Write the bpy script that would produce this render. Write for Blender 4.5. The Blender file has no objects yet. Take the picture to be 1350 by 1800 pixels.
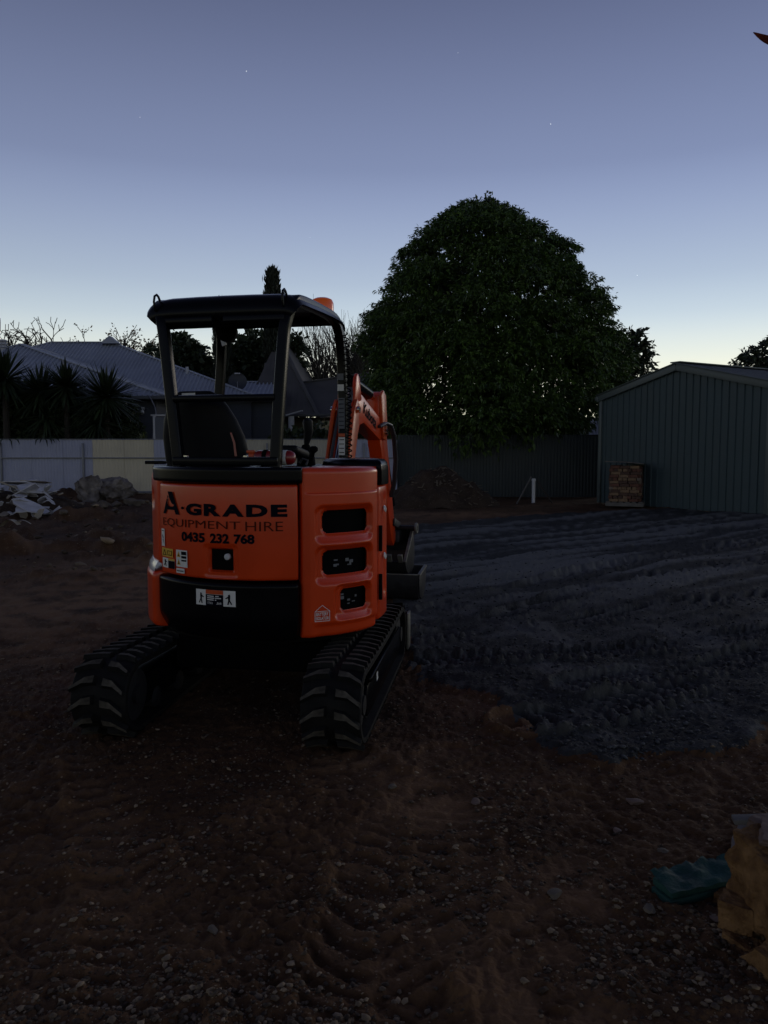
import bpy, bmesh, math, random
import numpy as np
from mathutils import Vector, Matrix, noise as mnoise

PI = math.pi
R_ = math.radians
scene = bpy.context.scene
C = scene.collection

# ------------------------------------------------------------------ camera, sky, light, exposure
CAM_H = 1.5
PITCH = math.atan(110.0 / 1350.0)
cam_d = bpy.data.cameras.new('camera')
cam_d.sensor_fit = 'VERTICAL'
cam_d.sensor_height = 36.0
cam_d.lens = 27.0
cam_d.clip_start = 0.05
cam_d.clip_end = 3000.0
cam = bpy.data.objects.new('camera', cam_d)
cam.location = (0, 0, CAM_H)
cam.rotation_euler = (PI / 2 - PITCH, 0, 0)
C.objects.link(cam)
scene.camera = cam

world = bpy.data.worlds.new('World')
scene.world = world
world.use_nodes = True
wn, wl = world.node_tree.nodes, world.node_tree.links
for n in list(wn):
    wn.remove(n)
w_out = wn.new('ShaderNodeOutputWorld')
w_bg = wn.new('ShaderNodeBackground')
w_bg.inputs[1].default_value = 1.0
w_sky = wn.new('ShaderNodeTexSky')
w_sky.sky_type = 'NISHITA'
w_sky.sun_disc = False
w_sky.sun_elevation = R_(-2.0)
w_sky.sun_rotation = R_(38)
w_sky.ozone_density = 4.0
tc = wn.new('ShaderNodeTexCoord')
sx = wn.new('ShaderNodeSeparateXYZ')
wl.new(tc.outputs['Generated'], sx.inputs[0])
rp = wn.new('ShaderNodeValToRGB')
rp.color_ramp.interpolation = 'B_SPLINE'
STOPS = [(0.0, (1.25, 1.12, .66)), (.06, (1.18, 1.12, .78)), (.10, (.98, 1.0, .83)), (.135, (.78, .86, .84)), (.163, (.62, .73, .80)),
         (.205, (.47, .565, .69)), (.27, (.345, .42, .60)), (.33, (.25, .305, .48)), (.485, (.122, .146, .25)),
         (.72, (.042, .049, .095)), (1.0, (.030, .034, .068))]
els = rp.color_ramp.elements
while len(els) < len(STOPS):
    els.new(.5)
for e, (p, c) in zip(els, STOPS):
    e.position = p
    e.color = (*c, 1)
wl.new(sx.outputs[2], rp.inputs[0])
# azimuth: the sky is brightest over the sunset point and dims smoothly all the way round
dt = wn.new('ShaderNodeVectorMath')
dt.operation = 'DOT_PRODUCT'
dt.inputs[1].default_value = (math.sin(R_(38)), math.cos(R_(38)), 0)
wl.new(tc.outputs['Generated'], dt.inputs[0])
mr = wn.new('ShaderNodeMapRange')
mr.interpolation_type = 'SMOOTHSTEP'
for i, v in enumerate((-1.0, 1.0, .60, 1.04)):
    mr.inputs[1 + i].default_value = v
wl.new(dt.outputs['Value'], mr.inputs[0])
sc = wn.new('ShaderNodeVectorMath')
sc.operation = 'SCALE'
wl.new(rp.outputs[0], sc.inputs[0])
wl.new(mr.outputs[0], sc.inputs['Scale'])
mx = wn.new('ShaderNodeMix')
mx.data_type = 'RGBA'
mx.inputs[0].default_value = .12
wl.new(sc.outputs[0], mx.inputs[6])
wl.new(w_sky.outputs[0], mx.inputs[7])
wl.new(mx.outputs[2], w_bg.inputs[0])
wl.new(w_bg.outputs[0], w_out.inputs[0])

# the last glow where the sun went down, low ahead and to the right
sun_d = bpy.data.lights.new('sun', 'SUN')
sun_d.energy = 0.16
sun_d.angle = R_(14)
sun_d.color = (1.0, .86, .68)
sun = bpy.data.objects.new('sun', sun_d)
sun.rotation_euler = Vector((math.sin(R_(44)), math.cos(R_(44)), math.tan(R_(11)))).to_track_quat('Z', 'Y').to_euler()
sun.location = (10, 20, 20)
C.objects.link(sun)

scene.view_settings.view_transform = 'Standard'
scene.view_settings.look = 'None'
scene.view_settings.exposure = 0.0
scene.view_settings.gamma = 1.0
scene.view_settings.use_curve_mapping = False

# ------------------------------------------------------------------ helpers
def ray(px, py):
    u, v = px - 675.0, 900.0 - py
    return Vector((u, 1350 * math.cos(PITCH) + v * math.sin(PITCH), -1350 * math.sin(PITCH) + v * math.cos(PITCH)))

def at(px, py, Y):
    d = ray(px, py)
    return Vector((0, 0, CAM_H)) + d * (Y / d.y)

def gp(px, py, z=0.0):
    d = ray(px, py)
    return Vector((0, 0, CAM_H)) + d * ((z - CAM_H) / d.z)

def tag(o, label=None, cat=None, group=None, kind=None):
    if label: o['label'] = label
    if cat: o['category'] = cat
    if group: o['group'] = group
    if kind: o['kind'] = kind
    return o

def thing(name, label, cat, loc=(0, 0, 0), rz=0.0, group=None):
    o = bpy.data.objects.new(name, None)
    o.empty_display_size = .2
    o.location = loc
    o.rotation_euler = (0, 0, rz)
    C.objects.link(o)
    return tag(o, label, cat, group)

def inst(name, me, parent=None, loc=(0, 0, 0), rot=(0, 0, 0), scl=(1, 1, 1)):
    o = bpy.data.objects.new(name, me)
    C.objects.link(o)
    o.parent = parent
    o.location = loc
    o.rotation_euler = rot
    o.scale = scl
    return o

def np_mesh(name, V, F, mats, mi=None, smooth=False, attr=None):
    """V (n,3), F (m,k) all faces of one size."""
    V = np.asarray(V, np.float32)
    F = np.asarray(F, np.int32)
    me = bpy.data.meshes.new(name)
    m, k = F.shape
    me.vertices.add(len(V))
    me.vertices.foreach_set('co', V.ravel())
    me.loops.add(m * k)
    me.loops.foreach_set('vertex_index', F.ravel())
    me.polygons.add(m)
    me.polygons.foreach_set('loop_start', np.arange(0, m * k, k, dtype=np.int32))
    if mi is not None:
        me.polygons.foreach_set('material_index', np.asarray(mi, np.int32))
    if smooth:
        me.polygons.foreach_set('use_smooth', np.ones(m, bool))
    if attr:
        for an, av in attr.items():
            a = me.attributes.new(an, 'FLOAT', 'POINT')
            a.data.foreach_set('value', np.asarray(av, np.float32))
    for mt in (mats if isinstance(mats, (list, tuple)) else [mats]):
        me.materials.append(mt)
    me.update(calc_edges=True)
    return me

class MB:
    def __init__(s):
        s.v, s.f, s.m = [], [], []

    def add(s, vs, fs, mi=0):
        n = len(s.v)
        s.v += [tuple(p) for p in vs]
        s.f += [tuple(i + n for i in f) for f in fs]
        s.m += [mi] * len(fs)
        return s

    def box(s, c, d, rot=None, mi=0):
        c = Vector(c)
        M = rot if rot is not None else Matrix.Identity(3)
        vs = [c + M @ Vector((x * d[0] / 2, y * d[1] / 2, z * d[2] / 2)) for z in (-1, 1) for y in (-1, 1) for x in (-1, 1)]
        return s.add(vs, [(0, 2, 3, 1), (4, 5, 7, 6), (0, 1, 5, 4), (2, 6, 7, 3), (0, 4, 6, 2), (1, 3, 7, 5)], mi)

    def bar(s, a, b, w, h, up=(0, 0, 1), mi=0):
        a, b = Vector(a), Vector(b)
        z = (b - a)
        L = z.length
        y = z.normalized()
        x = y.cross(Vector(up)).normalized()
        zz = x.cross(y)
        M = Matrix((x, y, zz)).transposed()
        return s.box((a + b) / 2, (w, L, h), M, mi)

    def tube(s, pts, r, n=8, mi=0, caps=True):
        pts = [Vector(p) for p in pts]
        rs = r if isinstance(r, (list, tuple)) else [r] * len(pts)
        vs, fs = [], []
        prev = None
        for i, p in enumerate(pts):
            t = (pts[min(i + 1, len(pts) - 1)] - pts[max(i - 1, 0)])
            t = t.normalized() if t.length > 1e-9 else Vector((0, 0, 1))
            if prev is None:
                a = Vector((0, 0, 1)) if abs(t.z) < .9 else Vector((1, 0, 0))
                x = t.cross(a).normalized()
            else:
                x = (prev - t * prev.dot(t))
                x = x.normalized() if x.length > 1e-6 else t.orthogonal().normalized()
            prev = x
            y = t.cross(x)
            for k in range(n):
                a = 2 * PI * k / n
                vs.append(p + (x * math.cos(a) + y * math.sin(a)) * rs[i])
        for i in range(len(pts) - 1):
            for k in range(n):
                k2 = (k + 1) % n
                fs.append((i * n + k, i * n + k2, (i + 1) * n + k2, (i + 1) * n + k))
        if caps:
            fs.append(tuple(range(n - 1, -1, -1)))
            fs.append(tuple((len(pts) - 1) * n + k for k in range(n)))
        return s.add(vs, fs, mi)

    def prism(s, poly, frame, h, mi=0):
        """poly of (u,v); frame = (origin, U, V, W); extruded from 0 to h along W."""
        o, U, V, W = [Vector(q) for q in frame]
        n = len(poly)
        vs = [o + U * u + V * v for u, v in poly] + [o + U * u + V * v + W * h for u, v in poly]
        fs = [tuple(range(n - 1, -1, -1)), tuple(range(n, 2 * n))]
        fs += [(i, (i + 1) % n, n + (i + 1) % n, n + i) for i in range(n)]
        return s.add(vs, fs, mi)

    def lathe(s, prof, o=(0, 0, 0), axis=(0, 0, 1), n=20, mi=0):
        o, ax = Vector(o), Vector(axis).normalized()
        x = ax.orthogonal().normalized()
        y = ax.cross(x)
        vs, fs = [], []
        for r, h in prof:
            for k in range(n):
                a = 2 * PI * k / n
                vs.append(o + ax * h + (x * math.cos(a) + y * math.sin(a)) * r)
        m = len(prof)
        for i in range(m - 1):
            for k in range(n):
                k2 = (k + 1) % n
                fs.append((i * n + k, i * n + k2, (i + 1) * n + k2, (i + 1) * n + k))
        fs.append(tuple(range(n - 1, -1, -1)))
        fs.append(tuple((m - 1) * n + k for k in range(n)))
        return s.add(vs, fs, mi)

    def grid(s, P, mi=0, flip=False):
        """P[i][j] points."""
        a, b = len(P), len(P[0])
        vs = [p for row in P for p in row]
        fs = []
        for i in range(a - 1):
            for j in range(b - 1):
                q = (i * b + j, i * b + j + 1, (i + 1) * b + j + 1, (i + 1) * b + j)
                fs.append(q[::-1] if flip else q)
        return s.add(vs, fs, mi)

    def mesh(s, name, mats, bevel=0.0, smooth=True, angle=35, xf=None, segs=2):
        me = bpy.data.meshes.new(name)
        me.from_pydata([tuple(p) for p in s.v], [], s.f)
        for mt in (mats if isinstance(mats, (list, tuple)) else [mats]):
            me.materials.append(mt)
        me.polygons.foreach_set('material_index', s.m)
        bm = bmesh.new()
        bm.from_mesh(me)
        if bevel > 0:
            bmesh.ops.recalc_face_normals(bm, faces=bm.faces[:])
            es = [e for e in bm.edges if len(e.link_faces) == 2 and e.calc_face_angle(0) > R_(30)]
            bmesh.ops.bevel(bm, geom=es, offset=bevel, offset_type='OFFSET', segments=segs, profile=.5, affect='EDGES', clamp_overlap=True)
        bmesh.ops.recalc_face_normals(bm, faces=bm.faces[:])
        if xf is not None:
            bmesh.ops.transform(bm, matrix=xf, verts=bm.verts[:])
        bm.to_mesh(me)
        bm.free()
        if smooth:
            me.polygons.foreach_set('use_smooth', [True] * len(me.polygons))
            me.set_sharp_from_angle(angle=R_(angle))
        me.update()
        return me

    def build(s, name, mats, parent=None, **k):
        return inst(name, s.mesh(name, mats, **k), parent)

# ------------------------------------------------------------------ procedural noise for shapes
_rng = np.random.default_rng(7)
_perm = np.concatenate([_rng.permutation(512)] * 2)
_gr = _rng.uniform(0, 2 * PI, 512)
_gx, _gy = np.cos(_gr), np.sin(_gr)

def pn(x, y, seed=0):
    x = np.asarray(x, float) + seed * 17.31
    y = np.asarray(y, float) + seed * 9.17
    xi, yi = np.floor(x).astype(int), np.floor(y).astype(int)
    xf, yf = x - xi, y - yi
    xi &= 511
    yi &= 511
    u, v = xf ** 3 * (xf * (xf * 6 - 15) + 10), yf ** 3 * (yf * (yf * 6 - 15) + 10)
    def g(a, b, fx, fy):
        h = _perm[_perm[a & 511] + (b & 511)] & 511
        return _gx[h] * fx + _gy[h] * fy
    n00, n10 = g(xi, yi, xf, yf), g(xi + 1, yi, xf - 1, yf)
    n01, n11 = g(xi, yi + 1, xf, yf - 1), g(xi + 1, yi + 1, xf - 1, yf - 1)
    return ((n00 * (1 - u) + n10 * u) * (1 - v) + (n01 * (1 - u) + n11 * u) * v) * 1.5

def fbm(x, y, o=4, seed=0, gain=.5):
    t, a, f = 0, 1, 1
    for i in range(o):
        t = t + a * pn(x * f, y * f, seed + i)
        a *= gain
        f *= 2.03
    return t

def sstep(a, b, x):
    t = np.clip((x - a) / (b - a), 0, 1)
    return t * t * (3 - 2 * t)

# ------------------------------------------------------------------ materials
def mat(name, col, rough=.6, metal=0.0, var=.25, scale=6.0, bump=0.0, bscale=40.0, col2=None, coat=0.0, spec=.5, emit=None, estr=0.0, attr=None):
    m = bpy.data.materials.new(name)
    m.use_nodes = True
    nt = m.node_tree
    b = nt.nodes['Principled BSDF']
    b.inputs['Roughness'].default_value = rough
    b.inputs['Metallic'].default_value = metal
    b.inputs['Specular IOR Level'].default_value = spec
    if coat:
        b.inputs['Coat Weight'].default_value = coat
        b.inputs['Coat Roughness'].default_value = .12
    tcn = nt.nodes.new('ShaderNodeTexCoord')
    nz = nt.nodes.new('ShaderNodeTexNoise')
    nz.inputs['Scale'].default_value = scale
    nz.inputs['Detail'].default_value = 6
    nt.links.new(tcn.outputs['Object'], nz.inputs['Vector'])
    c2 = col2 if col2 else tuple(max(0, c * (1 - var)) for c in col)
    r = nt.nodes.new('ShaderNodeValToRGB')
    r.color_ramp.elements[0].position = .32
    r.color_ramp.elements[0].color = (*c2, 1)
    r.color_ramp.elements[1].position = .68
    r.color_ramp.elements[1].color = (*col, 1)
    src = nz.outputs['Fac']
    if attr:
        at_ = nt.nodes.new('ShaderNodeAttribute')
        at_.attribute_name = attr
        src = at_.outputs['Fac']
        r.color_ramp.elements[0].position = 0
        r.color_ramp.elements[1].position = 1
    nt.links.new(src, r.inputs[0])
    nt.links.new(r.outputs[0], b.inputs['Base Color'])
    rm = nt.nodes.new('ShaderNodeMapRange')
    rm.inputs[3].default_value = max(.02, rough * .8)
    rm.inputs[4].default_value = min(1, rough * 1.2)
    nt.links.new(nz.outputs['Fac'], rm.inputs[0])
    nt.links.new(rm.outputs[0], b.inputs['Roughness'])
    if bump:
        n2 = nt.nodes.new('ShaderNodeTexNoise')
        n2.inputs['Scale'].default_value = bscale
        n2.inputs['Detail'].default_value = 8
        nt.links.new(tcn.outputs['Object'], n2.inputs['Vector'])
        bp = nt.nodes.new('ShaderNodeBump')
        bp.inputs['Strength'].default_value = bump
        bp.inputs['Distance'].default_value = .02
        nt.links.new(n2.outputs['Fac'], bp.inputs['Height'])
        nt.links.new(bp.outputs[0], b.inputs['Normal'])
    if emit:
        b.inputs['Emission Color'].default_value = (*emit, 1)
        b.inputs['Emission Strength'].default_value = estr
    return m

def soil_mat(name, a, b_, c_, peb, sc1=1.3, rough=.95):
    """three tones of loose earth by noise, with paler grains"""
    m = bpy.data.materials.new(name)
    m.use_nodes = True
    nt = m.node_tree
    L = nt.links.new
    bs = nt.nodes['Principled BSDF']
    bs.inputs['Roughness'].default_value = rough
    bs.inputs['Specular IOR Level'].default_value = .25
    t = nt.nodes.new('ShaderNodeTexCoord')
    n1 = nt.nodes.new('ShaderNodeTexNoise')
    n1.inputs['Scale'].default_value = sc1
    n1.inputs['Detail'].default_value = 9
    n1.inputs['Roughness'].default_value = .65
    L(t.outputs['Object'], n1.inputs['Vector'])
    r = nt.nodes.new('ShaderNodeValToRGB')
    e = r.color_ramp.elements
    e[0].position, e[0].color = .3, (*a, 1)
    e[1].position, e[1].color = .7, (*c_, 1)
    q = e.new(.5)
    q.color = (*b_, 1)
    L(n1.outputs['Fac'], r.inputs[0])
    vo = nt.nodes.new('ShaderNodeTexVoronoi')
    vo.inputs['Scale'].default_value = 46
    L(t.outputs['Object'], vo.inputs['Vector'])
    lt = nt.nodes.new('ShaderNodeMapRange')
    lt.inputs[1].default_value, lt.inputs[2].default_value = .30, .22
    L(vo.outputs['Distance'], lt.inputs[0])
    sx_ = nt.nodes.new('ShaderNodeSeparateColor')
    L(vo.outputs['Color'], sx_.inputs[0])
    gt = nt.nodes.new('ShaderNodeMath')
    gt.operation = 'GREATER_THAN'
    gt.inputs[1].default_value = .80
    L(sx_.outputs[0], gt.inputs[0])
    mu = nt.nodes.new('ShaderNodeMath')
    mu.operation = 'MULTIPLY'
    L(lt.outputs[0], mu.inputs[0])
    L(gt.outputs[0], mu.inputs[1])
    mx_ = nt.nodes.new('ShaderNodeMix')
    mx_.data_type = 'RGBA'
    L(mu.outputs[0], mx_.inputs[0])
    L(r.outputs[0], mx_.inputs[6])
    mx_.inputs[7].default_value = (*peb, 1)
    # vertex attribute 'pale' : dusty compacted patches, lighter ridge tops and raised tread bars; 'wet' : darker churned patches
    ap = nt.nodes.new('ShaderNodeAttribute')
    ap.attribute_name = 'pale'
    m2 = nt.nodes.new('ShaderNodeMix')
    m2.data_type = 'RGBA'
    L(ap.outputs['Fac'], m2.inputs[0])
    L(mx_.outputs[2], m2.inputs[6])
    m2.inputs[7].default_value = (*[min(1, v * (2.5 if 'road' in name else 1.6)) for v in c_], 1)
    L(m2.outputs[2], bs.inputs['Base Color'])
    n2 = nt.nodes.new('ShaderNodeTexNoise')
    n2.inputs['Scale'].default_value = 60
    n2.inputs['Detail'].default_value = 8
    L(t.outputs['Object'], n2.inputs['Vector'])
    bp = nt.nodes.new('ShaderNodeBump')
    bp.inputs['Strength'].default_value = .55
    bp.inputs['Distance'].default_value = .02
    L(n2.outputs['Fac'], bp.inputs['Height'])
    L(bp.outputs[0], bs.inputs['Normal'])
    return m

M = {}
M['dirt'] = soil_mat('dirt', (.040, .019, .008), (.082, .040, .017), (.140, .076, .037), (.23, .165, .105))
M['pad'] = soil_mat('roadbase', (.020, .020, .019), (.033, .033, .031), (.052, .052, .049), (.11, .108, .10), sc1=2.2)
M['mound'] = soil_mat('mound_soil', (.026, .017, .012), (.045, .03, .021), (.065, .046, .033), (.16, .13, .10), sc1=3)
M['pebble'] = mat('pebble', (.30, .22, .14), .9, attr='tint', col2=(.04, .024, .013))
M['padstone'] = mat('pad_stone', (.09, .095, .10), .9, attr='tint', col2=(.025, .027, .031))
M['orange'] = mat('orange_paint', (.72, .052, .002), .30, var=.16, scale=4, coat=.25)
M['orange_w'] = mat('orange_worn', (.66, .085, .012), .42, var=.25, scale=9, coat=.15)
M['black'] = mat('black_paint', (.0035, .004, .006), .24, var=.3, scale=5, spec=.14)
M['matte'] = mat('matte_black', (.003, .003, .0035), .8, var=.3, scale=8, spec=.08)
M['steel_dk'] = mat('dark_steel', (.03, .03, .034), .5, .3, var=.4, scale=12, bump=.1)
M['rubber'] = mat('rubber', (.006, .006, .0065), .75, var=.4, scale=14, bump=.15, col2=(.010, .009, .008), spec=.2)
M['lug_top'] = mat('dusty_lug', (.115, .102, .082), .9, var=.5, scale=22, bump=.3, col2=(.03, .026, .021), spec=.2)
M['chrome'] = mat('chrome', (.72, .73, .75), .14, 1.0, var=.05)
M['white'] = mat('white_print', (.78, .78, .76), .5, var=.06)
M['yellow'] = mat('yellow_print', (.72, .42, .03), .5, var=.08)
M['ink'] = mat('dark_ink', (.004, .005, .012), .8, var=.1, spec=.06)
M['thin_ink'] = mat('thin_ink', (.09, .016, .008), .8, var=.1, spec=.1)
M['red'] = mat('red_enamel', (.26, .010, .012), .3, var=.15, coat=.4)
M['beacon'] = mat('amber_lens', (.85, .16, .01), .2, var=.1, coat=.6, emit=(.9, .10, .0), estr=.08)
M['lens'] = mat('clear_lens', (.75, .72, .70), .2, var=.1, coat=.5)
M['worn_edge'] = mat('worn_edge', (.26, .25, .22), .45, .5, var=.4, scale=14, bump=.1)
M['vinyl'] = mat('seat_vinyl', (.006, .0065, .009), .55, var=.3, scale=20, bump=.05, spec=.2)
M['hose'] = mat('hose', (.05, .05, .055), .4, var=.2)
M['grey_boot'] = mat('grey_rubber', (.16, .17, .19), .6, var=.2)
M['fence_blue'] = mat('fence_blue_grey', (.40, .42, .56), .55, var=.16, scale=1.2, bump=.04, bscale=8)
M['fence_cream'] = mat('fence_cream', (.63, .57, .44), .6, var=.16, scale=1.2, bump=.04, bscale=8)
M['fence_beige'] = mat('fence_beige', (.44, .41, .34), .6, var=.16, scale=1.5)
M['fence_rail'] = mat('galv_rail', (.22, .225, .25), .45, .3, var=.2, scale=7)
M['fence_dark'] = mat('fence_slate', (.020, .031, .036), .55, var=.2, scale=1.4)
M['shed'] = mat('shed_steel', (.048, .078, .090), .5, var=.16, scale=1.3, spec=.4)
M['shed_trim'] = mat('shed_trim', (.10, .125, .125), .42, var=.15, scale=3)
M['shed_roof'] = mat('shed_roof', (.06, .07, .075), .5, var=.2)
M['roof'] = mat('roof_steel', (.36, .39, .47), .5, var=.22, scale=.7)
M['roof2'] = mat('roof_slate_grey', (.095, .09, .088), .7, var=.3, scale=1.2)
M['roof_trim'] = mat('roof_trim', (.06, .065, .08), .5, var=.2)
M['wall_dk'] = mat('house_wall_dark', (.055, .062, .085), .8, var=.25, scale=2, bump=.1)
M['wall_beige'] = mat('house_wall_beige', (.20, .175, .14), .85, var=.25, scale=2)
M['frame_w'] = mat('white_frame', (.42, .43, .47), .5, var=.1)
M['pane'] = mat('window_glass', (.02, .022, .026), .08, var=.1)
M['screen'] = mat('grey_screen', (.12, .13, .16), .8, var=.2, scale=30)
M['leaf'] = mat('leaf_green', (.085, .155, .018), .5, attr='tint', col2=(.010, .026, .004))
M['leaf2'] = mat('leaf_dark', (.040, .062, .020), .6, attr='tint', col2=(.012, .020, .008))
M['cyp'] = mat('cypress_needles', (.026, .034, .018), .8, attr='tint', col2=(.008, .012, .007))
M['yucca'] = mat('yucca_blade', (.036, .058, .024), .5, attr='tint', col2=(.012, .02, .010))
M['spike'] = mat('spiky_blade', (.11, .13, .035), .6, attr='tint', col2=(.04, .055, .015))
M['bark'] = mat('bark', (.035, .028, .022), .95, var=.4, scale=9, bump=.3, bscale=20)
M['bark_pale'] = mat('bark_pale', (.10, .088, .072), .95, var=.4, scale=9)
M['rust_leaf'] = mat('rust_leaf', (.20, .10, .03), .7, attr='tint', col2=(.06, .035, .012))
M['brown_leaf'] = mat('dead_leaf', (.22, .035, .014), .6, var=.5, scale=30)
M['plaster'] = mat('plaster', (.62, .61, .64), .85, var=.3, scale=4, bump=.2, bscale=14)
M['plaster2'] = mat('plaster_cream', (.45, .39, .30), .85, var=.3, scale=4)
M['rock'] = mat('rock', (.30, .265, .245), .9, var=.5, scale=3.5, bump=.5, bscale=9, col2=(.055, .043, .038))
M['rock2'] = mat('rock_small', (.17, .135, .10), .9, var=.5, scale=6, bump=.4, bscale=14)
M['sandstone'] = mat('sandstone', (.31, .175, .075), .95, var=.5, scale=16, bump=1.0, bscale=45, col2=(.12, .06, .026), spec=.15)
M['pinkstone'] = mat('pale_stone', (.20, .135, .105), .9, var=.4, scale=7, bump=.4, bscale=22)
M['teal'] = mat('teal_fabric', (.009, .066, .056), .75, var=.4, scale=11, bump=.4, bscale=50)
M['timber'] = mat('grey_timber', (.16, .15, .14), .85, var=.35, scale=8)
M['bricks'] = [mat('brick_' + n, c, .9, var=.35, scale=12, bump=.3, bscale=50) for n, c in
               (('red', (.15, .065, .045)), ('tan', (.25, .16, .095)), ('brown', (.10, .055, .04)), ('pale', (.23, .18, .145)))]
M['pvc'] = mat('white_pipe', (.62, .63, .65), .5, var=.1)
M['dish'] = mat('dish_grey', (.03, .035, .05), .5, var=.2)
M['star'] = mat('star', (.9, .93, 1), 1, emit=(.92, .95, 1), estr=1.4)

# ------------------------------------------------------------------ ground
def gxy(px, py):
    p = gp(px, py)
    return (p.x, p.y)

def poly_dist(x, y, pts):
    """distance to polyline, arc length along it, signed side offset"""
    best = np.full(x.shape, 1e9)
    S = np.zeros(x.shape)
    T = np.zeros(x.shape)
    acc = 0.0
    for (ax, ay), (bx, by) in zip(pts[:-1], pts[1:]):
        dx, dy = bx - ax, by - ay
        L = math.hypot(dx, dy)
        t = np.clip(((x - ax) * dx + (y - ay) * dy) / (L * L), 0, 1)
        qx, qy = x - ax - t * dx, y - ay - t * dy
        d = np.hypot(qx, qy)
        m = d < best
        best[m] = d[m]
        S[m] = (acc + t * L)[m]
        T[m] = ((qx * dy - qy * dx) / L)[m]
        acc += L
    return best, S, T

def smooth_poly(pts, n=6):
    P = [Vector((*p, 0)) for p in pts]
    out = []
    for i in range(len(P) - 1):
        p0, p1, p2, p3 = P[max(i - 1, 0)], P[i], P[i + 1], P[min(i + 2, len(P) - 1)]
        for k in range(n):
            t = k / n
            q = .5 * ((2 * p1) + (p2 - p0) * t + (2 * p0 - 5 * p1 + 4 * p2 - p3) * t * t + (3 * p1 - p0 - 3 * p2 + p3) * t ** 3)
            out.append((q.x, q.y))
    out.append((P[-1].x, P[-1].y))
    return out

PAD = [gxy(*p) for p in [(735, 925), (712, 960), (690, 1010), (690, 1085), (722, 1150), (748, 1195), (800, 1205), (862, 1222), (903, 1262),
                         (925, 1300), (1000, 1328), (1075, 1342), (1130, 1338), (1200, 1322), (1300, 1300), (1390, 1255), (1560, 1235), (1900, 1230),
                         (2600, 1100), (2400, 925), (1700, 908), (1350, 905), (1170, 895), (1000, 902), (850, 913)]]

def pad_sd(x, y):
    """signed distance: positive inside the spread roadbase"""
    inside = np.zeros(x.shape, bool)
    d = np.full(x.shape, 1e9)
    n = len(PAD)
    for i in range(n):
        (ax, ay), (bx, by) = PAD[i], PAD[(i + 1) % n]
        dx, dy = bx - ax, by - ay
        t = np.clip(((x - ax) * dx + (y - ay) * dy) / (dx * dx + dy * dy), 0, 1)
        d = np.minimum(d, np.hypot(x - ax - t * dx, y - ay - t * dy))
        c = ((ay > y) != (by > y)) & (x < (bx - ax) * (y - ay) / ((by - ay) if by != ay else 1e-9) + ax)
        inside ^= c
    return np.where(inside, d, -d)

TRACKS = [  # pixel path on the ground, width, tread pitch, depth
    ([(690, 1168), (790, 1166), (880, 1162), (1050, 1152), (1200, 1136), (1400, 1108)], .30, .105, .045),
    ([(700, 1128), (800, 1108), (900, 1082), (1000, 1052), (1120, 1020), (1350, 985)], .30, .11, .04),
    ([(915, 1275), (985, 1268), (1090, 1242), (1210, 1200), (1320, 1160), (1500, 1110)], .32, .11, .04),
    ([(960, 1100), (1090, 1082), (1230, 1062), (1400, 1045)], .30, .105, .035),
    ([(1010, 1215), (1120, 1195), (1230, 1180), (1400, 1160)], .3, .105, .03),
    ([(760, 1075), (900, 1040), (1050, 1003), (1200, 975), (1400, 945)], .3, .11, .03),
    ([(590, 1330), (655, 1395), (690, 1470), (690, 1560), (665, 1680), (650, 1850)], .42, .125, .015),
    ([(790, 1330), (790, 1420), (800, 1520), (770, 1640), (740, 1850)], .30, .11, .008),
    ([(175, 1320), (205, 1450), (235, 1600), (255, 1850)], .32, .115, .012),
]
TR_W = [(smooth_poly([gxy(*p) for p in t[0]]), t[1], t[2], t[3]) for t in TRACKS]
PALE = [((930, 1640), 1.0, .20, .40, .55), ((880, 1740), 0.6, .16, .25, .5), ((745, 1405), .6, .25, .30, .8), ((1010, 1560), .5, .14, .25, .7),
        ((960, 1790), .8, .22, .16, .8), ((250, 1620), .7, .3, .2, .35), ((300, 1010), .6, 1.6, 2.0, .9), ((150, 1060), .6, 2.0, 1.6, .8), ((60, 1120), .6, 1.2, 1.0, .6), ((820, 905), .8, 3.0, .7, .75)]
STREAK = Vector(gxy(1350, 930)) - Vector(gxy(760, 1010))
STREAK.normalize()

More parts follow.
